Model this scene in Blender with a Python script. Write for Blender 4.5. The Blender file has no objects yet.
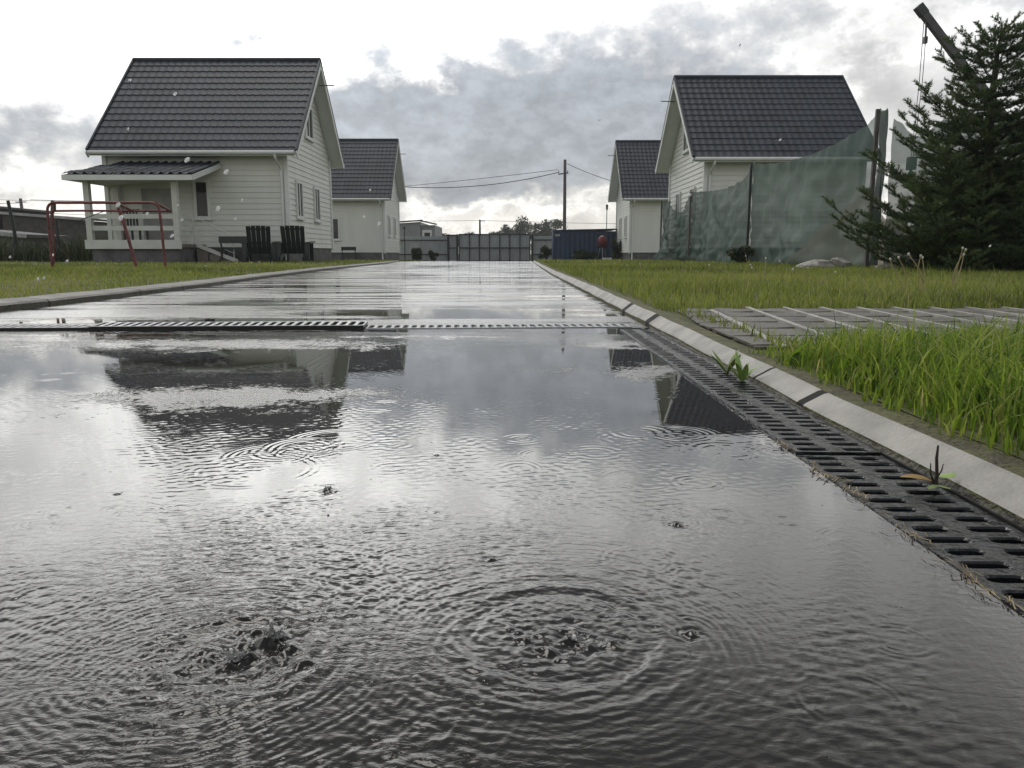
import bpy, math, random
import numpy as np
from mathutils import Vector, Matrix, noise as mnoise

random.seed(7)
rng = np.random.default_rng(7)
R = math.radians
scene = bpy.context.scene
COL = scene.collection
PI = math.pi

# ------------------------------------------------------------------ helpers
class MB:
    """collects shapes, then links them as one mesh object"""
    def __init__(self):
        self.v, self.f, self.m = [], [], []
    def add(self, verts, faces, mi=0):
        o = len(self.v)
        self.v.extend([tuple(p) for p in verts])
        for f in faces:
            self.f.append(tuple(i + o for i in f)); self.m.append(mi)
    def box(self, x0, x1, y0, y1, z0, z1, mi=0):
        v = [(x0,y0,z0),(x1,y0,z0),(x1,y1,z0),(x0,y1,z0),(x0,y0,z1),(x1,y0,z1),(x1,y1,z1),(x0,y1,z1)]
        self.add(v, [(0,3,2,1),(4,5,6,7),(0,1,5,4),(1,2,6,5),(2,3,7,6),(3,0,4,7)], mi)
    def bar(self, a, b, w, h, up=(0,0,1), mi=0):
        a, b = Vector(a), Vector(b); d = (b - a).normalized()
        s = d.cross(Vector(up))
        if s.length < 1e-4: s = d.cross(Vector((0,1,0)))
        s.normalize(); u = s.cross(d).normalized()
        v = []
        for p in (a, b):
            for i, j in ((-1,-1),(1,-1),(1,1),(-1,1)):
                v.append(p + s*(w/2*i) + u*(h/2*j))
        self.add(v, [(0,1,2,3),(7,6,5,4),(0,4,5,1),(1,5,6,2),(2,6,7,3),(3,7,4,0)], mi)
    def tube(self, pts, r, n=8, mi=0, cap=True):
        pts = [Vector(p) for p in pts]
        if not hasattr(r, '__len__'): r = [r]*len(pts)
        rings = []
        prev = None
        for i, p in enumerate(pts):
            d = (pts[min(i+1, len(pts)-1)] - pts[max(i-1, 0)]).normalized()
            if prev is None:
                s = d.cross(Vector((0,0,1)))
                if s.length < 1e-3: s = d.cross(Vector((0,1,0)))
            else:
                s = prev - d*prev.dot(d)
                if s.length < 1e-4: s = d.cross(Vector((0.3,1,0)))
            s.normalize(); prev = s
            u = d.cross(s)
            rings.append([p + (s*math.cos(2*PI*k/n) + u*math.sin(2*PI*k/n))*r[i] for k in range(n)])
        v = [q for ring in rings for q in ring]
        f = []
        for i in range(len(pts)-1):
            for k in range(n):
                a, b = i*n+k, i*n+(k+1) % n
                f.append((a, b, b+n, a+n))
        if cap:
            f.append(tuple(range(n-1, -1, -1)))
            f.append(tuple(range((len(pts)-1)*n, len(pts)*n)))
        self.add(v, f, mi)
    def lathe(self, c, prof, n=16, mi=0, sx=1, sy=1):
        v, f = [], []
        for r, z in prof:
            for k in range(n):
                v.append((c[0]+r*sx*math.cos(2*PI*k/n), c[1]+r*sy*math.sin(2*PI*k/n), c[2]+z))
        for i in range(len(prof)-1):
            for k in range(n):
                a, b = i*n+k, i*n+(k+1) % n
                f.append((a, b, b+n, a+n))
        f.append(tuple(range(n-1, -1, -1))); f.append(tuple(range((len(prof)-1)*n, len(prof)*n)))
        self.add(v, f, mi)
    def build(self, name, mats, parent=None, smooth=False):
        me = bpy.data.meshes.new(name)
        me.from_pydata(self.v, [], self.f)
        return finish(me, name, mats, parent, smooth, self.m)

def finish(me, name, mats, parent=None, smooth=False, mi=None):
    if not isinstance(mats, (list, tuple)): mats = [mats]
    for m in mats: me.materials.append(m)
    if mi is not None and len(mats) > 1: me.polygons.foreach_set('material_index', np.array(mi, dtype=np.int32))
    if smooth: me.polygons.foreach_set('use_smooth', np.ones(len(me.polygons), dtype=bool))
    me.update()
    o = bpy.data.objects.new(name, me); COL.objects.link(o)
    if parent is not None:
        o.parent = parent
        o.matrix_parent_inverse = Matrix.Translation(-Vector(parent.location)) if parent.get('_abs') else Matrix()
    return o

def np_mesh(name, V, Fq, mats, parent=None, smooth=True, tint=None, mi=None):
    """V (n,3); Fq (m,k) constant k faces"""
    me = bpy.data.meshes.new(name)
    k = Fq.shape[1]
    me.vertices.add(len(V)); me.vertices.foreach_set('co', np.ascontiguousarray(V, dtype=np.float32).ravel())
    me.loops.add(Fq.size); me.loops.foreach_set('vertex_index', np.ascontiguousarray(Fq, dtype=np.int32).ravel())
    me.polygons.add(len(Fq)); me.polygons.foreach_set('loop_start', np.arange(0, Fq.size, k, dtype=np.int32))
    if tint is not None:
        a = me.attributes.new('tint', 'FLOAT', 'POINT'); a.data.foreach_set('value', np.ascontiguousarray(tint, dtype=np.float32))
    me.update(calc_edges=True); me.validate()
    return finish(me, name, mats, parent, smooth, mi)

def thing(name, label, cat, loc=(0,0,0), rotz=0, group=None, absolute=False):
    """an Empty at the thing's base; absolute: its parts are given in world coordinates"""
    o = bpy.data.objects.new(name, None); COL.objects.link(o)
    o.empty_display_size = .2
    o.location = loc; o.rotation_euler = (0, 0, rotz)
    o['label'] = label; o['category'] = cat
    if group: o['group'] = group
    if absolute: o['_abs'] = 1
    return o
def tag(o, label, cat, group=None, kind=None):
    o['label'] = label; o['category'] = cat
    if group: o['group'] = group
    if kind: o['kind'] = kind
    return o
def dup(root, loc, rotz=None, label=None, scale=None):
    r = root.copy(); COL.objects.link(r); r.location = loc
    if rotz is not None: r.rotation_euler = (0, 0, rotz)
    if scale: r.scale = scale
    if label: r['label'] = label
    for ch in list(root.children):
        c = ch.copy(); COL.objects.link(c); c.parent = r
        for g in ch.children:
            d = g.copy(); COL.objects.link(d); d.parent = c
    return r

# camera model, for turning measured directions into places
CAMH = .26
def gz(y):
    return 0.0 if y < 24 else -.2*(min(y, 60)-24)/28

# ------------------------------------------------------------------ materials
def mat(name, col, rough=.6, metal=0, stretch=None, var=.12, scale=6, bump=0, bscale=40, spec=.5, col2=None, detail=5, ior=1.5, coat=0):
    m = bpy.data.materials.new(name); m.use_nodes = True
    nt = m.node_tree; b = nt.nodes['Principled BSDF']
    tc = nt.nodes.new('ShaderNodeTexCoord')
    n = nt.nodes.new('ShaderNodeTexNoise'); n.inputs['Scale'].default_value = scale; n.inputs['Detail'].default_value = detail
    nt.links.new(tc.outputs['Object'], n.inputs['Vector'])
    if stretch:
        mpx = nt.nodes.new('ShaderNodeMapping'); mpx.inputs['Scale'].default_value = stretch
        nt.links.new(tc.outputs['Object'], mpx.inputs[0]); nt.links.new(mpx.outputs[0], n.inputs['Vector'])
    r = nt.nodes.new('ShaderNodeValToRGB')
    c2 = col2 or tuple(c*(1+var) for c in col); c1 = col if col2 else tuple(c*(1-var) for c in col)
    r.color_ramp.elements[0].color = (*c1, 1); r.color_ramp.elements[0].position = .33
    r.color_ramp.elements[1].color = (*c2, 1); r.color_ramp.elements[1].position = .67
    nt.links.new(n.outputs['Fac'], r.inputs['Fac']); nt.links.new(r.outputs['Color'], b.inputs['Base Color'])
    b.inputs['Roughness'].default_value = rough; b.inputs['Metallic'].default_value = metal
    b.inputs['Specular IOR Level'].default_value = spec; b.inputs['IOR'].default_value = ior
    b.inputs['Coat Weight'].default_value = coat; b.inputs['Coat Roughness'].default_value = .1
    if bump:
        n2 = nt.nodes.new('ShaderNodeTexNoise'); n2.inputs['Scale'].default_value = bscale; n2.inputs['Detail'].default_value = 6
        nt.links.new(tc.outputs['Object'], n2.inputs['Vector'])
        bp = nt.nodes.new('ShaderNodeBump'); bp.inputs['Strength'].default_value = bump; bp.inputs['Distance'].default_value = .02
        nt.links.new(n2.outputs['Fac'], bp.inputs['Height']); nt.links.new(bp.outputs['Normal'], b.inputs['Normal'])
    return m

def leaf_mat(name, stops, rough=.5, trans=.25, spec=.3):
    """blade colour from the per-blade attribute 'tint'"""
    m = bpy.data.materials.new(name); m.use_nodes = True
    nt = m.node_tree; b = nt.nodes['Principled BSDF']
    at = nt.nodes.new('ShaderNodeAttribute'); at.attribute_name = 'tint'
    r = nt.nodes.new('ShaderNodeValToRGB')
    e = r.color_ramp.elements
    while len(e) < len(stops): e.new(.5)
    for i, (p, c) in enumerate(stops): e[i].position = p; e[i].color = (*c, 1)
    nt.links.new(at.outputs['Fac'], r.inputs['Fac']); nt.links.new(r.outputs['Color'], b.inputs['Base Color'])
    b.inputs['Roughness'].default_value = rough; b.inputs['Specular IOR Level'].default_value = spec
    if trans:
        t = nt.nodes.new('ShaderNodeBsdfTranslucent'); nt.links.new(r.outputs['Color'], t.inputs['Color'])
        mx = nt.nodes.new('ShaderNodeMixShader'); mx.inputs[0].default_value = trans
        nt.links.new(b.outputs[0], mx.inputs[1]); nt.links.new(t.outputs[0], mx.inputs[2])
        nt.links.new(mx.outputs[0], nt.nodes['Material Output'].inputs['Surface'])
    return m

M = {}
M['siding'] = mat('siding', (.67,.685,.635), .55, var=.045, stretch=(2.2,2.2,.35), detail=8, scale=1.6, bump=.05, bscale=30)
M['trim'] = mat('white_trim', (.66,.68,.65), .5, var=.05, scale=3)
M['soffit'] = mat('soffit', (.62,.64,.61), .55, var=.05, scale=2)
M['tile'] = mat('roof_tile', (.028,.034,.046), .60, spec=.3, var=.2, stretch=(1.5,1,.4), scale=1.4, bump=.03, bscale=60)
M['plinth'] = mat('plinth', (.10,.10,.10), .8, var=.35, scale=4, bump=.3, bscale=20)
M['glass'] = mat('window_glass', (.022,.021,.022), .05, var=.3, scale=1.5, spec=.35)
M['wood'] = mat('painted_wood', (.55,.56,.52), .6, var=.1, scale=3, bump=.1, bscale=25)
M['deck'] = mat('deck_boards', (.16,.14,.12), .6, var=.3, scale=5)
M['red'] = mat('red_paint', (.13,.026,.024), .5, var=.55, scale=14, bump=.2, bscale=50)
M['darkgreen'] = mat('dark_plastic', (.014,.019,.021), .35, var=.2, scale=5)
M['darkmetal'] = mat('dark_metal', (.025,.028,.03), .45, metal=.3, var=.2)
M['graysheet'] = mat('gray_sheet', (.34,.36,.365), .5, var=.12, scale=1.2)
M['gateframe'] = mat('gate_frame', (.02,.026,.03), .5, var=.2)
M['blue'] = mat('blue_sheet', (.02,.042,.09), .5, var=.35, scale=.8)
M['kerb'] = mat('kerb_concrete', (.29,.278,.25), .5, var=.28, detail=9, scale=11, bump=.3, bscale=150)
M['kerbdirty'] = mat('dirty_kerb', (.115,.11,.095), .6, scale=4, bump=.3, bscale=60, col2=(.22,.215,.19))
M['joint'] = mat('kerb_joint', (.006,.006,.006), .9, var=.2)
M['asphalt'] = mat('asphalt', (.028,.028,.028), .6, var=.3, scale=80, bump=.5, bscale=300)
M['grate'] = mat('grate_plastic', (.014,.0145,.016), .16, var=.5, scale=30, bump=.5, bscale=30, spec=.32)
M['steel'] = mat('galvanised_steel', (.25,.255,.26), .3, metal=.85, var=.2, scale=20)
M['black'] = mat('drain_dark', (.004,.004,.004), .6, var=.3)
M['mud'] = mat('mud', (.035,.031,.024), .5, scale=30, bump=.8, bscale=120, col2=(.085,.085,.05))
M['moss'] = mat('mossy_concrete', (.085,.078,.045), .8, scale=22, bump=.9, bscale=120, col2=(.15,.155,.06))
M['soil'] = mat('lawn_soil', (.05,.056,.02), .9, scale=3, bump=.7, bscale=40, col2=(.11,.12,.036))
M['earth'] = mat('far_ground', (.05,.06,.03), .95, scale=.2, bump=.3, bscale=5, col2=(.08,.09,.04))
M['slab'] = mat('paving_slab', (.07,.066,.056), .45, scale=7, bump=.6, bscale=90, spec=.3, col2=(.16,.15,.125))
M['joint_sheen'] = mat('paving_joint_sheen', (.34,.33,.30), .35, var=.25, scale=14, bump=.3, bscale=120)  # pale base colour stands in for sky mirrored by water in the joints
M['bark'] = mat('bark', (.05,.038,.028), .85, var=.4, scale=12, bump=.6, bscale=50)
M['weatherwood'] = mat('weathered_wood', (.10,.092,.082), .8, var=.3, scale=8, bump=.3, bscale=40)
M['concrete'] = mat('concrete_post', (.16,.155,.145), .8, var=.2, scale=8, bump=.2)
M['wire'] = mat('wire', (.03,.03,.03), .5, var=.1)
M['rock'] = mat('pale_stone', (.30,.28,.25), .8, scale=9, bump=.6, bscale=30, col2=(.48,.46,.42))
M['sand'] = mat('building_sand', (.30,.26,.21), .9, scale=4, bump=.5, bscale=40, col2=(.42,.36,.30))
M['boom'] = mat('crane_steel', (.045,.042,.045), .55, var=.3, scale=3)
M['cabpaint'] = mat('crane_paint', (.28,.24,.19), .5, var=.2, scale=3)
M['rubber'] = mat('rubber', (.012,.012,.012), .8, var=.2)
M['darkroof'] = mat('old_slate_roof', (.055,.055,.06), .7, var=.3, scale=2)
M['greywall'] = mat('grey_render', (.25,.26,.265), .7, var=.08, scale=1)
M['shedwood'] = mat('shed_boards', (.06,.055,.05), .85, var=.35, scale=3)
M['pale'] = mat('pale_boards', (.34,.34,.33), .7, var=.2, scale=2)
M['yellowleaf'] = mat('yellow_leaf', (.22,.11,.02), .5, scale=60, col2=(.30,.21,.04))
M['greenleaf'] = mat('green_leaf', (.19,.30,.07), .5, scale=40, col2=(.30,.42,.12))
M['darkleaf'] = mat('dark_leaf', (.13,.19,.05), .5, scale=40, col2=(.23,.29,.10))
M['stalk'] = mat('weed_stalk', (.30,.25,.12), .6, var=.3, scale=20)
M['twig'] = mat('dark_twig', (.02,.012,.009), .6, var=.3, scale=20)
M['fluff'] = mat('seed_head', (.55,.52,.45), .9, var=.15, scale=40)
M['redgrill'] = mat('red_enamel', (.13,.016,.018), .5, var=.3, scale=5)
M['whiteobj'] = mat('white_block', (.6,.6,.58), .6, var=.1, scale=5)

M['grass_near'] = leaf_mat('grass_near', [(0,(.05,.095,.014)),(.4,(.16,.255,.03)),(.85,(.34,.43,.06)),(1,(.46,.40,.17))], trans=.55)
M['grass_lawn'] = leaf_mat('grass_lawn', [(0,(.075,.09,.018)),(.45,(.20,.25,.045)),(.85,(.34,.37,.085)),(1,(.42,.36,.17))], trans=.5)
M['straw'] = leaf_mat('straw', [(0,(.12,.08,.04)),(.5,(.28,.21,.11)),(1,(.42,.35,.2))], trans=.1)
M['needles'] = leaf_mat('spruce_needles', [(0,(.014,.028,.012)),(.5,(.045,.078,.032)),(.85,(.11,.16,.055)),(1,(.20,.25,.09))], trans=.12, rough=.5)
M['bush'] = leaf_mat('bush_leaves', [(0,(.012,.022,.010)),(.6,(.03,.05,.018)),(1,(.06,.085,.03))], trans=.15)
M['fartree'] = leaf_mat('far_tree_leaves', [(0,(.03,.042,.022)),(.6,(.05,.068,.032)),(1,(.08,.10,.05))], trans=.15)
M['weeds'] = leaf_mat('weed_leaves', [(0,(.022,.034,.016)),(.6,(.05,.065,.028)),(1,(.13,.12,.07))], trans=.2)

# green shade netting: a woven cloth that lets part of the light through
def net_material():
    m = bpy.data.materials.new('shade_net'); m.use_nodes = True
    nt = m.node_tree; b = nt.nodes['Principled BSDF']
    tc = nt.nodes.new('ShaderNodeTexCoord'); n = nt.nodes.new('ShaderNodeTexNoise'); n.inputs['Scale'].default_value = 1.1; n.inputs['Detail'].default_value = 6
    nt.links.new(tc.outputs['Object'], n.inputs['Vector'])
    r = nt.nodes.new('ShaderNodeValToRGB')
    r.color_ramp.elements[0].color = (.060,.105,.088,1); r.color_ramp.elements[0].position = .35
    r.color_ramp.elements[1].color = (.115,.170,.145,1); r.color_ramp.elements[1].position = .7
    nt.links.new(n.outputs['Fac'], r.inputs['Fac']); nt.links.new(r.outputs['Color'], b.inputs['Base Color'])
    b.inputs['Roughness'].default_value = .7
    t = nt.nodes.new('ShaderNodeBsdfTransparent'); tl = nt.nodes.new('ShaderNodeBsdfTranslucent')
    nt.links.new(r.outputs['Color'], tl.inputs['Color'])
    m1 = nt.nodes.new('ShaderNodeMixShader'); m1.inputs[0].default_value = .4
    nt.links.new(b.outputs[0], m1.inputs[1]); nt.links.new(tl.outputs[0], m1.inputs[2])
    m2 = nt.nodes.new('ShaderNodeMixShader'); m2.inputs[0].default_value = .21
    nt.links.new(m1.outputs[0], m2.inputs[1]); nt.links.new(t.outputs[0], m2.inputs[2])
    nt.links.new(m2.outputs[0], nt.nodes['Material Output'].inputs['Surface'])
    return m
M['net'] = net_material()

class NG:
    """tiny node-expression helper"""
    def __init__(self, nt): self.nt = nt
    def _in(self, sock, v):
        if isinstance(v, (int, float)): sock.default_value = v
        else: self.nt.links.new(v, sock)
    def m(self, op, a, b=0, c=None, clamp=False):
        n = self.nt.nodes.new('ShaderNodeMath'); n.operation = op; n.use_clamp = clamp
        self._in(n.inputs[0], a); self._in(n.inputs[1], b)
        if c is not None: self._in(n.inputs[2], c)
        return n.outputs[0]
    def sm(self, x, a, b, lo=0, hi=1):
        n = self.nt.nodes.new('ShaderNodeMapRange'); n.interpolation_type = 'SMOOTHSTEP'
        self._in(n.inputs['Value'], x); n.inputs['From Min'].default_value = a; n.inputs['From Max'].default_value = b
        n.inputs['To Min'].default_value = lo; n.inputs['To Max'].default_value = hi
        return n.outputs[0]
    def noise(self, vec, scale, detail=6, rough=.5, dist=0):
        n = self.nt.nodes.new('ShaderNodeTexNoise'); self.nt.links.new(vec, n.inputs['Vector'])
        n.inputs['Scale'].default_value = scale; n.inputs['Detail'].default_value = detail
        n.inputs['Roughness'].default_value = rough; n.inputs['Distortion'].default_value = dist
        return n.outputs['Fac']
    def gauss(self, x, y, cx, cy, sx, sy, amp):
        a = self.m('POWER', self.m('ABSOLUTE', self.m('DIVIDE', self.m('SUBTRACT', x, cx), sx)), 2)
        b = self.m('POWER', self.m('ABSOLUTE', self.m('DIVIDE', self.m('SUBTRACT', y, cy), sy)), 2)
        return self.m('MULTIPLY', self.m('EXPONENT', self.m('MULTIPLY', self.m('ADD', a, b), -1)), amp)
    def sum(self, xs):
        s = xs[0]
        for x in xs[1:]: s = self.m('ADD', s, x)
        return s
    def mixc(self, f, a, b):
        n = self.nt.nodes.new('ShaderNodeMix'); n.data_type = 'RGBA'
        self._in(n.inputs[0], f)
        for s, v in ((n.inputs[6], a), (n.inputs[7], b)):
            if isinstance(v, tuple): s.default_value = (*v, 1)
            else: self.nt.links.new(v, s)
        return n.outputs[2]
    def scalec(self, c, k):
        n = self.nt.nodes.new('ShaderNodeVectorMath'); n.operation = 'SCALE'
        if isinstance(c, tuple): n.inputs[0].default_value = c
        else: self.nt.links.new(c, n.inputs[0])
        self._in(n.inputs['Scale'], k); return n.outputs[0]

# ------------------------------------------------------------------ world: Nishita sky behind rain clouds
SUN_AZ, SUN_EL = R(-24), R(60)
def build_world():
    w = bpy.data.worlds.new('World'); scene.world = w; w.use_nodes = True
    nt = w.node_tree; nt.nodes.clear(); g = NG(nt)
    out = nt.nodes.new('ShaderNodeOutputWorld')
    tc = nt.nodes.new('ShaderNodeTexCoord'); D = tc.outputs['Generated']
    sep = nt.nodes.new('ShaderNodeSeparateXYZ'); nt.links.new(D, sep.inputs[0])
    x, y, z = sep.outputs
    deg = 180/PI
    az0 = g.m('MULTIPLY', g.m('ARCTAN2', x, y), deg)
    el0 = g.m('MULTIPLY', g.m('ARCSINE', z), deg)
    # billowing: bend the directions with noise
    mp = nt.nodes.new('ShaderNodeMapping'); mp.inputs['Scale'].default_value = (1, 1, 1.5); nt.links.new(D, mp.inputs[0])
    P = mp.outputs[0]
    n1 = g.noise(P, 5.5, 9, .58); mp2 = nt.nodes.new('ShaderNodeMapping'); mp2.inputs['Location'].default_value = (7.3, 2.1, 4.4); nt.links.new(P, mp2.inputs[0])
    n2 = g.noise(mp2.outputs[0], 6.5, 9, .58)
    az = g.m('ADD', az0, g.m('MULTIPLY', g.m('SUBTRACT', n1, .5), 20))
    el = g.m('ADD', el0, g.m('MULTIPLY', g.m('SUBTRACT', n2, .5), 10))
    lobes = [(-3, 10, 7, 5.5, 1.0), (8.5, 10.8, 9, 4.4, .95), (3, 7, 13, 3.4, .9), (-9, 5.5, 8, 2.6, .7), (-12, 9.5, 5, 3, .65), (-33, 6.8, 12, 2.0, .95), (-40, 3.2, 14, 1.3, .35),
             (-18.5, 14, 2.4, .9, .7), (21, 16.8, 10, 2.6, .42), (35, 15, 9, 6, .4), (17, 9, 5, 4, .3), (30, 5, 14, 3, .35), (-5, 12.2, 1.8, 1.6, -.5), (5.5, 9, 1.6, 1.4, -.4), (-4, 2.8, 4.5, 1.2, -.7), (9, 3.2, 5, 1.4, -.5), (27, 9.5, 4.5, 2.2, -.6), (13.5, 8.6, 2.0, 2.6, -.55), (3, 14.5, 2.2, 2.0, -.35)]
    dens = g.sum([g.gauss(az, el, *l) for l in lobes])
    n3 = g.noise(P, 12, 9, .62)
    n5 = g.noise(mp2.outputs[0], 30, 7, .6)
    dens = g.sum([dens, g.m('MULTIPLY', g.m('SUBTRACT', n3, .5), 2.1), g.m('MULTIPLY', g.m('SUBTRACT', n5, .5), .7)])
    high = g.sm(el0, 29, 40)
    back = g.sm(g.m('ABSOLUTE', az0), 50, 110)
    dens = g.m('ADD', dens, g.m('MULTIPLY', high, g.m('ADD', .35, g.m('MULTIPLY', n1, .9))))
    dens = g.m('ADD', dens, g.m('MULTIPLY', back, g.m('MULTIPLY', n2, .8)))
    c = g.sm(dens, .24, .95)
    glow = g.gauss(az0, el0, -18, 17, 21, 9, 1.0)
    glow2 = g.gauss(az0, el0, -14, 22.5, 28, 6.0, .95)
    n4 = g.noise(mp2.outputs[0], 9, 7, .55)
    veil = g.sum([g.m('MULTIPLY', g.sm(n4, .35, .65), .22), g.m('MULTIPLY', g.sm(n3, .35, .65), .12)])
    lum = g.m('MULTIPLY', g.sum([glow, glow2, .42, veil, g.sm(el0, 8, 1.5, 0, .05)]), g.sm(el0, 24, 38, 1, .55))
    bright = g.mixc(g.sm(el0, 1, 8), (1.0,.972,.91), (1.0,.992,.975))
    rim = g.m('EXPONENT', g.m('MULTIPLY', g.m('POWER', g.m('ABSOLUTE', g.m('DIVIDE', g.m('SUBTRACT', dens, .2), .2)), 2), -1))
    bright = g.scalec(bright, g.m('MULTIPLY', lum, g.m('ADD', .95, g.m('MULTIPLY', rim, .38))))
    body = g.m('ADD', .29, g.m('MULTIPLY', g.sm(n5, .32, .68), .10))
    darkl = g.m('MULTIPLY', g.sum([body, g.m('MULTIPLY', glow, .10), g.m('MULTIPLY', glow2, .40)]), g.m('ADD', .55, g.m('MULTIPLY', n3, .9)))
    dark = g.scalec((.92,.975,1.06), g.m('MULTIPLY', darkl, g.sm(el0, 26, 40, 1, .75)))
    col = g.mixc(c, bright, dark)
    # below the horizon the sky is never seen; keep it dull
    col = g.mixc(g.sm(el0, -3, -.5), (.12,.12,.11), col)
    b1 = nt.nodes.new('ShaderNodeBackground'); nt.links.new(col, b1.inputs[0]); b1.inputs[1].default_value = 1.0
    sky = nt.nodes.new('ShaderNodeTexSky'); sky.sky_type = 'NISHITA'; sky.sun_disc = False
    sky.sun_elevation = SUN_EL; sky.sun_rotation = SUN_AZ; sky.air_density = 1.2; sky.dust_density = 3
    b2 = nt.nodes.new('ShaderNodeBackground'); nt.links.new(sky.outputs[0], b2.inputs[0]); b2.inputs[1].default_value = .09
    mx = nt.nodes.new('ShaderNodeMixShader'); mx.inputs[0].default_value = .93
    nt.links.new(b2.outputs[0], mx.inputs[1]); nt.links.new(b1.outputs[0], mx.inputs[2])
    nt.links.new(mx.outputs[0], out.inputs['Surface'])
    s = bpy.data.lights.new('sun', 'SUN'); s.energy = 1.0; s.angle = R(25); s.color = (1, .96, .9)
    so = bpy.data.objects.new('sun', s); COL.objects.link(so)
    d = Vector((math.sin(SUN_AZ)*math.cos(SUN_EL), math.cos(SUN_AZ)*math.cos(SUN_EL), math.sin(SUN_EL)))
    so.rotation_euler = d.to_track_quat('Z', 'Y').to_euler(); so.location = d*60
build_world()

# ------------------------------------------------------------------ ground, road, water
def grid_xy(xs, ys, zf, name, m, smooth=True):
    X, Y = np.meshgrid(xs, ys); Z = zf(X, Y)
    V = np.stack([X, Y, Z], -1).reshape(-1, 3)
    nx, ny = len(xs), len(ys)
    i = np.arange((ny-1)*nx).reshape(ny-1, nx)[:, :-1].ravel()
    F = np.stack([i, i+1, i+nx+1, i+nx], -1)
    return np_mesh(name, V, F, m, smooth=smooth)
def gzn(Y): return np.where(Y < 24, 0, -.2*(np.minimum(Y, 60)-24)/28)

ys = np.concatenate([[-60, -20, -5], np.arange(-2, 64, 2), [80, 120, 200, 400, 900, 2200]])
xs = np.array([-2200, -800, -300, -120, -60, -30, -15, -5, 0, 5, 15, 30, 60, 120, 300, 800, 2200.])
g_o = grid_xy(xs, ys, lambda X, Y: gzn(Y)-.14, 'ground', M['earth'])
tag(g_o, 'flat ground of grass and soil reaching to the horizon', 'ground', kind='structure')

LK = [(-1.5,-2.33),(3.57,-2.33),(4.6,-2.35),(6.2,-2.45),(8.2,-2.66),(12.1,-2.98),(16.5,-3.2),(21.6,-3.42),(26,-3.9),(30,-4.6),(36,-5.2)]   # (Y, X) left kerb face
RK = [(-1.5,.49),(9.8,.50),(16,.56),(24,.66),(30,.8),(52,1.35)]                                                          # right kerb face
def interp(tab, y): return float(np.interp(y, [t[0] for t in tab], [t[1] for t in tab]))

rd = grid_xy(np.linspace(-6.5, 1.4, 9), np.concatenate([[-1.5], np.linspace(2.7, 2.7, 1), np.arange(4, 54, 2)]), lambda X, Y: gzn(Y)-.012, 'road', M['asphalt'])
for v in rd.data.vertices:
    if v.co.y < 2.75: v.co.x = min(v.co.x, .368)
tag(rd, 'dark asphalt lane under the standing rain water', 'road', kind='structure')

# --- water height field
def u(px, py):
    F, H = 770., 254.; P = math.atan((384-H)/F)
    a = (px-512)/F; v = (384-py)/F
    dy = math.cos(P)+v*math.sin(P); dz = -math.sin(P)+v*math.cos(P); t = -CAMH/dz
    return a*t, dy*t
BO1, BO2 = u(238, 650), u(560, 632)
wr = np.random.default_rng(21)
BG = []
for i in range(46):
    lam = .0055*(3.6**wr.random()); th = wr.normal(.35, .9) + PI/2
    BG.append((2*PI/lam, math.cos(th), math.sin(th), wr.uniform(0, 2*PI), wr.uniform(.5, 1)*lam/.02))
SUBS = []
for c, A, dec, spread in ((BO1, 1.0, .10, .020), (BO2, .8, .11, .030)):
    for k in range(9):
        lam = wr.uniform(.0048, .0105)
        SUBS.append((c[0]+wr.normal(0, spread), c[1]+wr.normal(0, spread), 2*PI/lam, wr.uniform(0, 2*PI), A*lam/.01, dec))
RINGS = []   # centre, radius, wavelength, amplitude
for px, py, r, lam, a in [(600,432,.012,.006,.10),(305,447,.045,.010,.35),(300,452,.028,.008,.30),(335,440,.060,.010,.25),(270,455,.050,.009,.25),(255,470,.070,.010,.20),
                     (65,467,.010,.006,.18),(60,511,.013,.007,.2),(112,510,.010,.006,.2),(125,480,.010,.006,.2),(40,523,.014,.007,.2),(785,521,.012,.006,.22),(722,514,.013,.006,.2),(855,540,.03,.006,.15),
                     (592,470,.012,.006,.2),(500,470,.05,.008,.12),(640,480,.04,.008,.10),(420,470,.02,.007,.12),(180,505,.02,.007,.18),(328,488,.012,.006,.35),(437,452,.012,.006,.2),(680,522,.016,.006,.22),
                     (690,628,.014,.006,.3),(900,640,.02,.006,.2),(850,700,.03,.006,.2),(545,455,.03,.007,.12),(700,450,.03,.007,.1),(140,440,.03,.008,.2),(30,440,.04,.008,.15),(410,560,.03,.008,.25),(640,560,.03,.007,.2),(50,600,.03,.008,.3)]:
    cx, cy = u(px, py); RINGS.append((cx, cy, r, lam, a))
for i in range(160):
    RINGS.append((wr.uniform(-2.2, .3), wr.uniform(.75, 4.0), wr.uniform(.008, .05), wr.uniform(.007, .015), wr.uniform(.05, .2)))
SPIKES = []
def spk(px, py, h, s, lean=0): cx, cy = u(px, py); SPIKES.append((cx, cy, h, s))
for a in [(272,640,.0042,.0052),(280,634,.003,.004),(262,643,.003,.005),(290,648,.003,.005),(236,660,.0042,.0062),(247,656,.003,.005),(224,667,.003,.005),(205,660,.002,.005),(302,664,.002,.005),(186,668,.0015,.005),
          (522,640,.002,.004),(545,652,.002,.005),(572,640,.0032,.0050),(588,646,.0026,.005),(612,644,.002,.005),(690,634,.003,.0036),(328,491,.0035,.0036),(437,455,.002,.003),(678,525,.0022,.0034),(118,494,.0015,.003),(490,560,.0015,.003)]: spk(*a)
TB = []
for i in range(70):
    lam = .005*(4**wr.random()); th = wr.uniform(0, 2*PI); TB.append((2*PI/lam*math.cos(th), 2*PI/lam*math.sin(th), wr.uniform(0, 2*PI), lam/.02))
PATCH = [(2*PI/wr.uniform(.12, .5), wr.uniform(0, 2*PI), wr.uniform(0, 2*PI)) for _ in range(8)]

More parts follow.
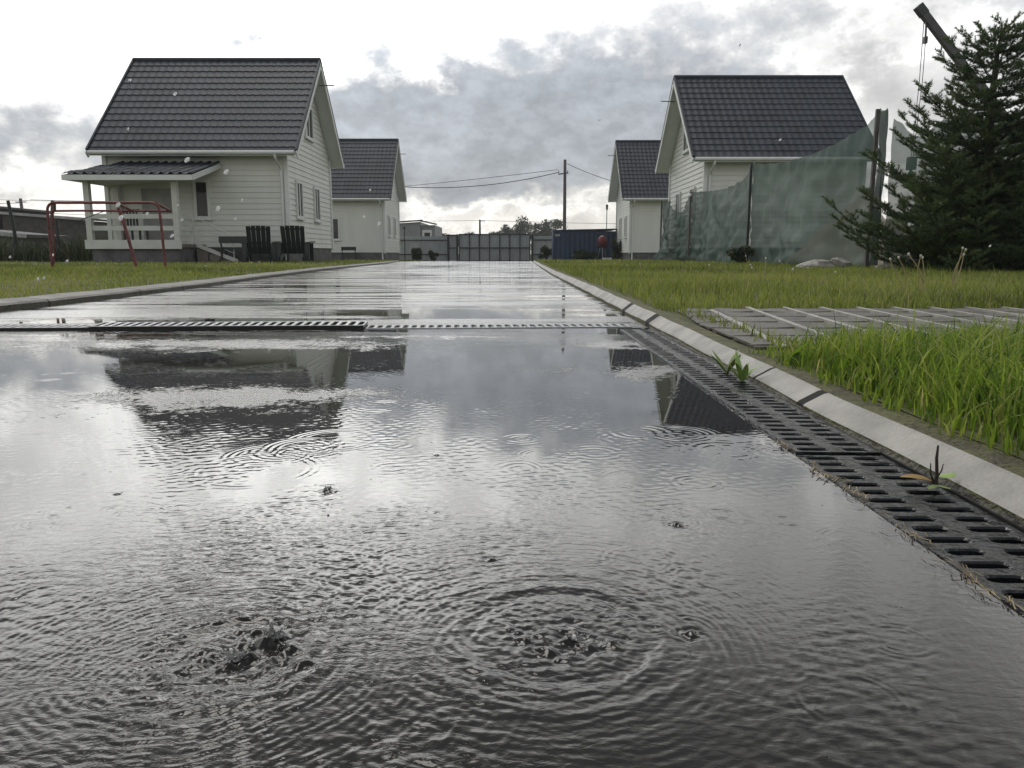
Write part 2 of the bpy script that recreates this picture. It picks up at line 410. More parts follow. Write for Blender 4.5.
def height(X, Y):
    d = np.hypot(X, Y+.02)
    fade = np.interp(d, [.3, .55, .75, 1.0, 1.5, 2.6, 5, 12], [1.0, .95, .62, .36, .17, .08, .05, .03])
    m = np.zeros_like(X)
    for k, t, p in PATCH: m += np.sin(k*(X*math.cos(t)+Y*math.sin(t))+p)
    m = np.clip(.75 + .30*m, .15, 1.6)
    Z = np.zeros_like(X)
    for k, cx, sy, p, a in BG: Z += a*np.sin(k*(cx*X+sy*Y)+p + .8*np.sin(14*X+9*Y+p))
    Z *= 5.0e-5*m*fade*np.clip(.95-1.6*X, .5, 1.25)
    far_left = np.clip(1-X*1.0, .35, 1.6)
    for cx, cy, k, p, a, dec in SUBS:
        r = np.hypot(X-cx, Y-cy)
        Z += 1.25e-4*a*far_left*np.cos(k*r+p+.6*np.sin(23*X+p)+.6*np.sin(19*Y-p))*np.exp(-r/dec)
    for (c, A, rad) in ((BO1, 1.35, .048), (BO2, .62, .072)):
        r = np.hypot(X-c[0], (Y-c[1]))
        w = np.exp(-(r/rad*1.25)**2)*np.clip(.55+.7*np.sin(61*X+3*c[0])*np.sin(53*Y+1)+.35*np.sin(140*X+90*Y), .1, 1.3)
        if w.max() < 1e-3: continue
        T = np.zeros_like(X)
        for kx, ky, p, a in TB: T += a*np.sin(kx*X+ky*Y+p)
        Z += w*T*A*1.6e-4
        Z += A*1.2e-3*np.clip(.5+.5*np.sin(3*np.arctan2(Y-c[1], X-c[0])+rad*300)+.3*np.sin(7*np.arctan2(Y-c[1], X-c[0])), .1, 1)*np.exp(-((r-rad*1.02)/.006)**2) - A*1.0e-3*np.exp(-((r-rad*.86)/.007)**2) + A*6e-4*np.exp(-((r-rad*1.35)/.006)**2) + A*2e-4*np.exp(-((r-rad*1.75)/.006)**2)
        Z -= A*9e-4*np.exp(-(r/(rad*.6))**2)
    for cx, cy, R0, lam, a in RINGS:
        x0, x1, y0, y1 = cx-R0-.1, cx+R0+.1, cy-R0-.1, cy+R0+.1
        if X.max() < x0 or X.min() > x1 or Y.max() < y0 or Y.min() > y1: continue
        iy = np.where((Y[:, 0] > y0) & (Y[:, 0] < y1))[0]; ix = np.where((X[0] > x0) & (X[0] < x1))[0]
        if len(iy) == 0 or len(ix) == 0: continue
        sl = np.s_[iy[0]:iy[-1]+1, ix[0]:ix[-1]+1]
        r = np.hypot(X[sl]-cx, Y[sl]-cy)
        Z[sl] += a*3.0e-3*lam/.01*.35*np.cos(2*PI*(r-R0)/lam)*np.exp(-((r-R0)/(lam*1.1))**2)*np.clip(.45+.55*np.sin(2*np.arctan2(Y[sl]-cy, X[sl]-cx)+R0*900)+.4*np.sin(5*np.arctan2(Y[sl]-cy, X[sl]-cx)+cx*50), .05, 1)
    Xo, Yo = X, Y
    for cx, cy, h, s in SPIKES:
        X = Xo+.0014*np.sin(Yo*420+cx*90)+.0005*np.sin(Yo*1100+Xo*700); Y = Yo+.0012*np.sin(Xo*500+cy*70)+.0004*np.sin(Xo*1200-Yo*500)
        if X.max() < cx-.05 or X.min() > cx+.05 or Y.max() < cy-.05 or Y.min() > cy+.05: continue
        r2 = (X-cx)**2+(Y-cy)**2
        Z += h*np.exp(-r2/s**2) - .35*h*np.exp(-((np.sqrt(r2)-1.9*s)/(s*.7))**2)*.6
    return Z

patches = [  # x0,x1,y0,y1,step
    (-.62, .3738, .24, .78, .00105), (-1.05, .3738, .78, 1.5, .0021), (-2.45, .3738, 1.5, 2.72, .0043), (-2.5, .5, 2.72, 5.0, .008),
    (-2.45, -.62, .24, .78, .008), (-2.45, -1.05, .78, 1.5, .006), (-2.45, .3738, -1.5, .24, .012)]
VV, FF, off = [], [], 0
for x0, x1, y0, y1, st in patches:
    nx, ny = max(2, int(round((x1-x0)/st))+1), max(2, int(round((y1-y0)/st))+1)
    X, Y = np.meshgrid(np.linspace(x0, x1, nx), np.linspace(y0, y1, ny))
    Z = height(X, Y)
    VV.append(np.stack([X, Y, Z], -1).reshape(-1, 3))
    i = np.arange((ny-1)*nx).reshape(ny-1, nx)[:, :-1].ravel()
    FF.append(np.stack([i, i+1, i+nx+1, i+nx], -1)+off); off += nx*ny
X, Y = np.meshgrid(np.linspace(-6.5, 1.4, 60), np.concatenate([np.linspace(5, 24, 80), np.linspace(24.5, 53, 60)]))
VV.append(np.stack([X, Y, gzn(Y)], -1).reshape(-1, 3)); nx, ny = 60, 140
i = np.arange((ny-1)*nx).reshape(ny-1, nx)[:, :-1].ravel(); FF.append(np.stack([i, i+1, i+nx+1, i+nx], -1)+off)

def water_material():
    m = bpy.data.materials.new('rain_water'); m.use_nodes = True
    nt = m.node_tree; g = NG(nt); b = nt.nodes['Principled BSDF']
    tc = nt.nodes.new('ShaderNodeTexCoord'); O = tc.outputs['Object']
    sep = nt.nodes.new('ShaderNodeSeparateXYZ'); nt.links.new(O, sep.inputs[0]); x, y, z = sep.outputs
    # where the film is thin the stones of the asphalt stand out of it
    w = g.noise(O, 2.2, 5, .55); w2 = g.noise(O, 9, 4, .6)
    xx = g.m('ADD', x, g.m('MULTIPLY', g.m('SUBTRACT', w, .5), .9)); yy = g.m('ADD', y, g.m('MULTIPLY', g.m('SUBTRACT', w2, .5), .35))
    high = g.sum([g.gauss(xx, yy, .28, 1.72, .16, .11, .85), g.gauss(xx, yy, .32, 2.25, .16, .13, .8), g.gauss(xx, yy, -.50, 1.40, .22, .12, 1), g.gauss(xx, yy, -.85, 2.25, .7, .16, .8), g.gauss(xx, yy, -.3, 2.45, .35, .06, .6),
                  g.gauss(xx, yy, -1.7, 1.9, .5, .2, .55), g.gauss(xx, yy, -1.5, 3.3, .5, .25, .7), g.gauss(xx, yy, -.6, 3.9, .8, .15, .5), g.gauss(xx, yy, -2.0, 5.2, .8, .5, .7), g.gauss(xx, yy, -1.2, 7.5, 1.2, .4, .6), g.gauss(xx, yy, -.8, 11, 1.5, .7, .6)])
    speck = g.noise(O, 95, 2, .6); speck2 = g.noise(O, 26, 3, .6)
    loose = g.sum([g.m('MULTIPLY', g.m('SUBTRACT', speck, .5), 1.5), g.m('MULTIPLY', g.m('SUBTRACT', speck2, .5), .9)])
    mask = g.sm(g.sum([high, g.m('MULTIPLY', g.m('SUBTRACT', w2, .5), .8), loose]), .44, .62)
    grain = g.noise(O, 130, 3, .6)
    ripple = g.noise(O, 14, 4, .55, .3)
    fy = g.sm(y, 3.5, 6.5)
    mpb = nt.nodes.new('ShaderNodeMapping'); mpb.inputs['Scale'].default_value = (.55, 3.2, 1); mpb.inputs['Location'].default_value = (3.1, 1.7, 0); nt.links.new(O, mpb.inputs[0])
    bandn = g.noise(mpb.outputs[0], 1.15, 6, .62)
    band = g.m('MULTIPLY', g.sm(g.m('ADD', bandn, g.m('MULTIPLY', loose, .12)), .46, .52), g.m('MULTIPLY', g.sm(y, 2.0, 3.2), g.sm(y, 9, 20, 1, .7)))
    mask = g.m('MAXIMUM', mask, g.m('MULTIPLY', band, .9))
    mid = g.m('MULTIPLY', g.sm(y, .7, 1.3), g.sm(y, 2.2, 3.2, 1, .35))
    rough = g.sum([.012, g.m('MULTIPLY', g.sm(y, 7, 22), .07), g.m('MULTIPLY', mask, .20), g.m('MULTIPLY', mid, .006)])
    col = g.mixc(g.noise(O, 120, 5, .7), (.010,.0095,.0088), (.026,.024,.022))
    mpw = nt.nodes.new('ShaderNodeMapping'); mpw.inputs['Rotation'].default_value = (0, 0, R(28)); mpw.inputs['Scale'].default_value = (1, 2.1, 1); nt.links.new(O, mpw.inputs[0])
    fine = g.noise(mpw.outputs[0], 62, 4, .55, .6)
    rn = nt.nodes.new('ShaderNodeTexNoise'); rn.noise_type = 'RIDGED_MULTIFRACTAL'; rn.normalize = False; nt.links.new(mpw.outputs[0], rn.inputs['Vector'])
    rn.inputs['Scale'].default_value = 30; rn.inputs['Detail'].default_value = 2.5; rn.inputs['Roughness'].default_value = .5; rn.inputs['Distortion'].default_value = .8
    fine = g.m('ADD', g.m('MULTIPLY', fine, .8), g.m('MULTIPLY', rn.outputs['Fac'], .42))
    near = g.sum([g.sm(y, .45, .95, 1, 0), g.sm(y, .9, 1.9, .10, 0)])
    calm = g.sm(g.noise(O, 5.5, 3, .5), .38, .62, .35, 1.0)
    right = g.sm(x, -.15, .25, 1, .3)
    hgt = g.sum([g.m('MULTIPLY', fine, g.m('MULTIPLY', g.m('MULTIPLY', near, calm), g.m('MULTIPLY', right, .0014))),
                 g.m('MULTIPLY', g.m('MULTIPLY', grain, mask), .0017), g.m('MULTIPLY', g.m('MULTIPLY', ripple, fy), .0009)])
    bp = nt.nodes.new('ShaderNodeBump'); bp.inputs['Strength'].default_value = 1; bp.inputs['Distance'].default_value = 1
    nt.links.new(hgt, bp.inputs['Height'])
    # wet film over asphalt: the mirror part grows towards grazing angles
    nt.nodes.remove(b)
    df = nt.nodes.new('ShaderNodeBsdfDiffuse'); nt.links.new(col, df.inputs['Color']); nt.links.new(bp.outputs['Normal'], df.inputs['Normal'])
    gl = nt.nodes.new('ShaderNodeBsdfGlossy'); gl.inputs['Color'].default_value = (.97,.97,.96,1); nt.links.new(rough, gl.inputs['Roughness']); nt.links.new(bp.outputs['Normal'], gl.inputs['Normal'])
    lw = nt.nodes.new('ShaderNodeLayerWeight'); lw.inputs['Blend'].default_value = .5; nt.links.new(bp.outputs['Normal'], lw.inputs['Normal'])
    fac = g.m('ADD', .018, g.m('MULTIPLY', g.m('POWER', lw.outputs['Facing'], 3.95), .98), clamp=True)
    ms = nt.nodes.new('ShaderNodeMixShader'); nt.links.new(fac, ms.inputs[0]); nt.links.new(df.outputs[0], ms.inputs[1]); nt.links.new(gl.outputs[0], ms.inputs[2])
    nt.links.new(ms.outputs[0], nt.nodes['Material Output'].inputs['Surface'])
    return m
M['water'] = water_material()
wt = np_mesh('water', np.concatenate(VV), np.concatenate(FF), M['water'])
tag(wt, 'rippling rain water standing over the dark asphalt lane', 'water', kind='structure')

# --- kerbs
def jw(j): return .042 if j in (2.82, 3.42) else .014 if j == 1.29 else .006
def sweep(name, tab, prof, ys, mats, joints, side=1, hscale=None):
    """kerb run: profile (offset from the face, height, material slot) along the table; joints get slot 2"""
    mb = MB()
    cuts = sorted(set([round(v, 3) for v in ys] + [round(j-jw(j), 3) for j in joints] + [round(j+jw(j), 3) for j in joints]))
    rows = []
    for yv in cuts:
        x0 = interp(tab, yv); hs = hscale(yv) if hscale else 1
        jit = .0012*math.sin(yv*9.1)+.0015*mnoise.noise((yv*3, 0, side))
        rows.append([(x0+side*(o+jit), yv, gz(yv)+h*hs+jit*.8) for o, h, s in prof])
    for a in range(len(cuts)-1):
        mid = (cuts[a]+cuts[a+1])/2
        isj = any(abs(mid-j) < jw(j)-.0005 for j in joints)
        for k in range(len(prof)-1):
            q = [rows[a][k], rows[a+1][k], rows[a+1][k+1], rows[a][k+1]]
            mb.add(q, [(0,1,2,3) if side < 0 else (3,2,1,0)], 2 if isj and k < 4 else prof[k+1][2])
    return mb.build(name, mats)
def kh(y): return float(np.interp(y, [0, 1.5, 3.3, 5], [.85, .95, 1.35, 1.6]))
prof = [(0,-.06,0),(0,.010,1),(.004,.0135,0),(.034,.0305,0),(.041,.0325,0),(.062,.032,1),(.092,.031,1),(.092,-.06,1)]
joints = [1.29, 1.55, 2.82, 3.42] + [3.42+1.0*i for i in range(1, 24)]
k1 = sweep('kerb', RK, prof, np.concatenate([np.arange(-1.5, 6, .05), np.arange(6, 28.1, .5)]), [M['kerb'], M['moss'], M['joint']], joints, 1, kh)
tag(k1, 'pale chamfered concrete kerb with black joints beside the grate', 'kerb', kind='structure')
prof2 = [(0,-.06,1),(0,.026,1),(.012,.036,0),(.13,.046,0),(.15,.046,1),(.15,-.06,1)]
k2 = sweep('kerb', LK, prof2, np.concatenate([np.arange(-1.5, 8, .1), np.arange(8, 36.1, .5)]), [M['kerbdirty'], M['mud'], M['joint']], [2.9, 3.9, 4.95, 5.7, 6.7, 7.7, 8.8, 10, 11.2, 12.4, 13.6, 15, 17, 19], -1)
tag(k2, 'low grey kerb bending along the lawn before the white houses', 'kerb', kind='structure')

# mud that gathers at the foot of the right kerb
mb = MB(); ysm = np.arange(.2, 2.75, .006); rowsm = []
for yv in ysm:
    n1 = mnoise.noise((yv*9, 3, 0)); n2 = mnoise.noise((yv*40, 7, 0)); wdt = .003+.005*max(0, n1+.1)+.002*n2
    h = .003+.0045*max(0, n1+.05)+.0015*n2
    x0 = interp(RK, yv)
    rowsm.append([(x0-wdt-.003, yv, -.004), (x0-wdt*.6, yv, h*.75), (x0+.001, yv, h+.004), (x0+.006, yv, h*.4+.01)])
for a in range(len(ysm)-1):
    for k in range(3): mb.add([rowsm[a][k], rowsm[a][k+1], rowsm[a+1][k+1], rowsm[a+1][k]], [(0,1,2,3)])
md = mb.build('mud', M['mud'], smooth=True); tag(md, 'strip of dark mud along the foot of the pale kerb', 'mud', kind='stuff')

# --- lawns
def lawn_r(X, Y):
    return gzn(Y) + .030 + .012*np.clip((Y-3)/8, 0, 1) + .010*np.sin(X*2.1+Y*1.3)*np.sin(Y*1.7-X)*np.clip((Y-3)/3, 0, 1)
def lawn_l(X, Y): return gzn(Y) + .040 + .010*np.sin(X*1.9+1)*np.sin(Y*1.4+X*.6)
def strip_mesh(name, tab, side, off, xs, ys, zf, m):
    """sheet from the kerb's back outwards"""
    V, nx = [], len(xs)
    for yv in ys:
        e = interp(tab, yv)+side*off
        for t in xs: V.append((e+side*t, yv, 0))
    V = np.array(V); V[:, 2] = zf(V[:, 0], V[:, 1]); ny = len(ys)
    i = np.arange((ny-1)*nx).reshape(ny-1, nx)[:, :-1].ravel()
    F = np.stack([i, i+1, i+nx+1, i+nx], -1) if side > 0 else np.stack([i+nx, i+nx+1, i+1, i], -1)
    return np_mesh(name, V, F, m)
xl = np.concatenate([np.linspace(0, 4, 30), np.linspace(4.4, 14, 20), np.linspace(15, 45, 10)])
yl = np.concatenate([np.linspace(-1.5, 6, 50), np.linspace(6.3, 28, 50), np.linspace(29, 56, 20)])
lr = strip_mesh('lawn', RK, 1, .089, xl, yl, lawn_r, M['soil']); tag(lr, 'green lawn right of the lane up to the netting fence', 'lawn', kind='structure')
ll = strip_mesh('lawn', LK, -1, .147, xl, yl, lawn_l, M['soil']); tag(ll, 'green lawn left of the lane before the white houses', 'lawn', kind='structure')

# --- paved patch in the right lawn
mb = MB(); PX0, PX1, PY0, PY1 = .655, 4.24, 1.86, 3.16
zt = .042
mb.box(PX0, PX1, PY0, PY1, -.02, zt-.0045, 0); mb.box(PX0+.14, PX1-.005, PY0+.01, PY1-.01, -.01, zt-.0035, 1)
nxs, nys = 24, 6
wx, wy = (PX1-PX0)/nxs, (PY1-PY0)/nys
for i in range(nxs):
    for j in range(nys):
        gx = .010 if i else .02; r_ = random.uniform(-.0025, .0025)
        x0, x1 = PX0+i*wx+gx, PX0+(i+1)*wx-gx; y0, y1 = PY0+j*wy+.016, PY0+(j+1)*wy-.016
        e = .004
        mb.add([(x0,y0,zt-.006),(x1,y0,zt-.006),(x1,y1,zt-.006),(x0,y1,zt-.006),(x0+e,y0+e,zt+r_),(x1-e,y0+e,zt-r_),(x1-e,y1-e,zt+r_*.5),(x0+e,y1-e,zt-r_)],
               [(4,5,6,7),(0,1,5,4),(1,2,6,5),(2,3,7,6),(3,0,4,7)], 0)
# raised strips between slab columns; sky sheen of wet joints painted as pale colour
for i in range(2, nxs):
    xc = PX0+i*wx; mb.box(xc-.009, xc+.009, PY0+.01, PY1-.003, zt-.006, zt+.006, 1)
mb.v = [(max(.592+.0001*(x-.66), x+.115*(y-3.1)), y, z) for x, y, z in mb.v]
pv = mb.build('paving', [M['slab'], M['joint_sheen']]); tag(pv, 'wet concrete slab paving with sky sheen painted pale on its joints in the right lawn', 'paving', kind='structure')

# ------------------------------------------------------------------ drain grates
def grate_mesh(L, W, pitch, slots, th, slot_frac=.45, rail=.006, spine=.010, lip=.0018, pan=None):
    """plate along +Y from 0..L, X 0..W, with stadium slots across; top at z=0"""
    mb = MB(); n = max(2, int(round(L/pitch))); p = L/n
    cw = (W-2*rail-spine*(slots-1))/slots
    xs_cols = [rail+i*(cw+spine) for i in range(slots)]
    def cell(xa, xb, ya, yb, sx0, sx1, yc, hw):
        # outer rect sampled to match the stadium's 20 points
        K = 5; st = []
        r = hw
        for k in range(K): t = -PI/2+PI*k/(K-1); st.append((sx1-r+r*math.cos(t), yc+r*math.sin(t)))
        for k in range(K): t = PI/2+PI*k/(K-1); st.append((sx0+r+r*math.cos(t), yc+r*math.sin(t)))
        ou = []
        for k, (sx, sy) in enumerate(st):
            if k == 0: ou.append((xb, ya))
            elif k == K-1: ou.append((xb, yb))
            elif k == K: ou.append((xa, yb))
            elif k == 2*K-1: ou.append((xa, ya))
            elif k < K: ou.append((xb, ya+(yb-ya)*k/(K-1)))
            else: ou.append((xa, yb+(ya-yb)*(k-K)/(K-1)))
        N = len(st); cx = (sx0+sx1)/2
        def grow(q, e): return (q[0]+(e if q[0] > cx else -e), q[1]+(e if q[1] > yc else -e)*.9)
        v = [(a, b, 0) for a, b in ou] + [(*grow(q, lip), 0) for q in st] + [(q[0], q[1], -lip) for q in st] + [(q[0], q[1], -th) for q in st]
        f = []
        for lv in range(3):
            for k in range(N):
                a, b = lv*N+k, lv*N+(k+1) % N
                f.append((a, b, b+N, a+N))
        mb.add(v, f)
    for c, xc in enumerate(xs_cols):
        xa = 0 if c == 0 else xc-spine/2; xb = W if c == slots-1 else xc+cw+spine/2
        shift = 0 if c % 2 == 0 else .5
        for i in range(n):
            ya, yb = i*p, (i+1)*p
            yc = (ya+yb)/2
            ins = .004*((i+c) % 2)
            cell(xa, xb, ya, yb, xc+ins, xc+cw-ins, yc, p*slot_frac/2)
    # sides
    for (x0, x1, y0, y1) in ((0,0,0,L),(W,W,L,0)):
        mb.add([(x0,y0,0),(x1,y1,0),(x1,y1,-th),(x0,y0,-th)], [(3,2,1,0)])
    mb.add([(0,0,0),(W,0,0),(W,0,-th),(0,0,-th)], [(3,2,1,0)]); mb.add([(0,L,0),(W,L,0),(W,L,-th),(0,L,-th)], [(0,1,2,3)])
    if pan: mb.add([(.001,.001,-pan),(W-.001,.001,-pan),(W-.001,L-.001,-pan),(.001,L-.001,-pan)], [(0,1,2,3)], 1)
    return mb

GW = .112
for (y0, y1, lab, tilt) in ((-.03, .975, 'wet black slotted drain grate nearest the camera beside the kerb', 0), (.985, 1.985, 'wet black slotted grate, middle one along the kerb with small weeds', .002), (1.995, 2.66, 'short black slotted grate along the kerb touching the cross drain', .001)):
    mb = grate_mesh(y1-y0, GW, .0288, 2, .022, slot_frac=.44, rail=.008, spine=.017, pan=.05)
    o = mb.build('drain_grate', [M['grate'], M['black']]); o.location = (.374, y0, .0012+tilt); o.rotation_euler = (R(.12 if tilt else 0), R(.5), R(.15))
    tag(o, lab, 'drain grate', 'black drain grates along the kerb')
mb = MB(); mb.box(.366, .3735, -1.5, 2.66, -.06, -.0012); mb.box(.4865, .489, -1.5, 2.66, -.06, .002); mb.box(.3735, .4865, -1.5, 2.66, -.075, -.055); mb.box(.3735,.4865,-1.5,-.04,-.055,-.002)
ch = mb.build('channel', M['black']); tag(ch, 'drain channel under the grates beside the kerb', 'channel', kind='structure')

# cross drain, three steel-faced grates in a line
XD = [(-2.36, 2.615), (-1.46, 2.655), (-.515, 2.70), (.435, 2.76)]
labs = ['steel cross-drain grate reaching the left kerb', 'steel cross-drain grate standing proud, in the middle of the lane', 'steel cross-drain grate meeting the kerb-side black grate']
for i in range(3):
    (xa, ya), (xb, yb) = XD[i], XD[i+1]
    L = math.hypot(xb-xa, yb-ya)-.006
    mb = grate_mesh(L, .105, .031, 1, .011, slot_frac=.56, rail=.006, pan=.0105)
    o = mb.build('drain_grate', [M['steel'], M['black']])
    o.location = (xa, ya, [.0125, .0185, .0120][i]); o.rotation_euler = (0, R([.0, -.5, 0][i]*0), math.atan2(yb-ya, xb-xa)-PI/2)
    # local +X must point to +Y of the world: mirror by placing along the other side
    o.rotation_euler[2] = math.atan2(yb-ya, xb-xa)-PI/2
    o.location = (xa-math.sin(math.atan2(yb-ya, xb-xa))*.105, ya+math.cos(math.atan2(yb-ya, xb-xa))*.105, [.0115, .019, .0045][i])
    o.rotation_euler[1] = R([.8, 3.0, 1.0][i])
    mb2 = MB(); mb2.box(0, .105, 0, L, -.034, -.0112); mb2.box(.1053, .1075, 0, L, -.034, -.0015)
    fr = mb2.build('frame', M['steel'] if i == 2 else M['black'], o)
    tag(o, labs[i], 'drain grate', 'steel grates of the cross drain')

# ------------------------------------------------------------------ houses
def siding(mb, p0, p1, n, z0, top, row=.15, lap=.022):
    """lapped boards on the wall from p0 to p1 (x,y), outward normal n; top(t)->height, t in 0..1, one piece linear up and down"""
    p0, p1 = Vector((*p0, 0)), Vector((*p1, 0)); n = Vector((*n, 0))
    d = p1-p0
    def rng_at(z):   # span of t where top(t) >= z
        ts = [t/200 for t in range(201) if top(t/200) >= z-1e-6]
        if not ts: return None
        return ts[0], ts[-1]
    zmax = max(top(t/200) for t in range(201)); z = z0
    while z < zmax-.01:
        z1 = min(z+row, zmax-.002)
        a, b = rng_at(z), rng_at(z1)
        if a is None: break
        if b is None: b = ((a[0]+a[1])/2,)*2
        A0, A1, B0, B1 = p0+d*a[0], p0+d*a[1], p0+d*b[0], p0+d*b[1]
        q = [A0+n*lap+Vector((0,0,z)), A1+n*lap+Vector((0,0,z)), B1+Vector((0,0,z1)), B0+Vector((0,0,z1)), A0+Vector((0,0,z)), A1+Vector((0,0,z))]
        mb.add(q, [(0,1,2,3),(4,5,1,0)])
        z = z1

def window(parent, c, n, w, h, mull=True, sill=True):
    """frame > glass, sill; c = centre on the wall face, n = outward axis ('x+','x-','y-')"""
    ax = {'y-': (Vector((1,0,0)), Vector((0,-1,0))), 'x+': (Vector((0,1,0)), Vector((1,0,0))), 'x-': (Vector((0,-1,0)), Vector((-1,0,0)))}[n]
    s, o = ax; c = Vector(c)
    def P(a, b, e): return c+s*a+Vector((0,0,b))+o*e
    def blk(mb, a0, a1, b0, b1, e0, e1):
        v = [P(a0,b0,e0),P(a1,b0,e0),P(a1,b1,e0),P(a0,b1,e0),P(a0,b0,e1),P(a1,b0,e1),P(a1,b1,e1),P(a0,b1,e1)]
        mb.add(v, [(0,3,2,1),(4,5,6,7),(0,1,5,4),(1,2,6,5),(2,3,7,6),(3,0,4,7)])
    mb = MB(); t = .075
    blk(mb, -w/2-t, -w/2, -h/2-t, h/2+t, 0, .055); blk(mb, w/2, w/2+t, -h/2-t, h/2+t, 0, .055)
    blk(mb, -w/2, w/2, h/2, h/2+t, 0, .055); blk(mb, -w/2, w/2, -h/2-t, -h/2, 0, .055)
    if mull: blk(mb, -.03, .03, -h/2, h/2, .018, .048)
    fr = mb.build('window', M['trim'], parent)
    mb = MB(); blk(mb, -w/2+.001, w/2-.001, -h/2+.001, h/2-.001, .014, .022); mb.build('pane', M['glass'], fr)
    if sill:
        mb = MB(); blk(mb, -w/2-t-.04, w/2+t+.04, -h/2-t-.04, -h/2-t-.002, 0, .10); mb.build('sill', M['trim'], fr)
    return fr

def tile_slope(mb, X0, X1, Yr, zr, Ye, ze, tw=.215, tr=.30):
    """metal tile sheet from the ridge down to the eave"""
    run = Vector((0, Ye-Yr, ze-zr)); L = run.length; d = run/L
    nrm = Vector((0, -d.z, d.y)) if Ye > Yr else Vector((0, d.z, -d.y))
    if nrm.z < 0: nrm = -nrm
    nu = int((X1-X0)/tw*8)+1
    us = np.linspace(X0, X1, nu)
    ph = (us/tw) % 1
    wave = np.where(ph < .62,   .010*np.sin(PI*ph/.62), -.003*np.sin(PI*(ph-.62)/.38))
    vs = []; k = 0
    while k*tr < L:
        vs += [(k*tr, 0), (min(k*tr+tr*.5, L), .007), (min((k+1)*tr-.004, L), .018)]; k += 1
    V = []
    for v, o in vs:
        base = Vector((0, Yr, zr))+d*v
        for uu, w in zip(us, wave):
            p = base+nrm*(o+w+.03); V.append((uu, p.y, p.z))
    nv = len(vs); f = []
    for a in range(nv-1):
        for b in range(nu-1):
            i = a*nu+b; q = (i, i+1, i+nu+1, i+nu)
            f.append(q[::-1] if Ye < Yr else q)
    mb.add(V, f)

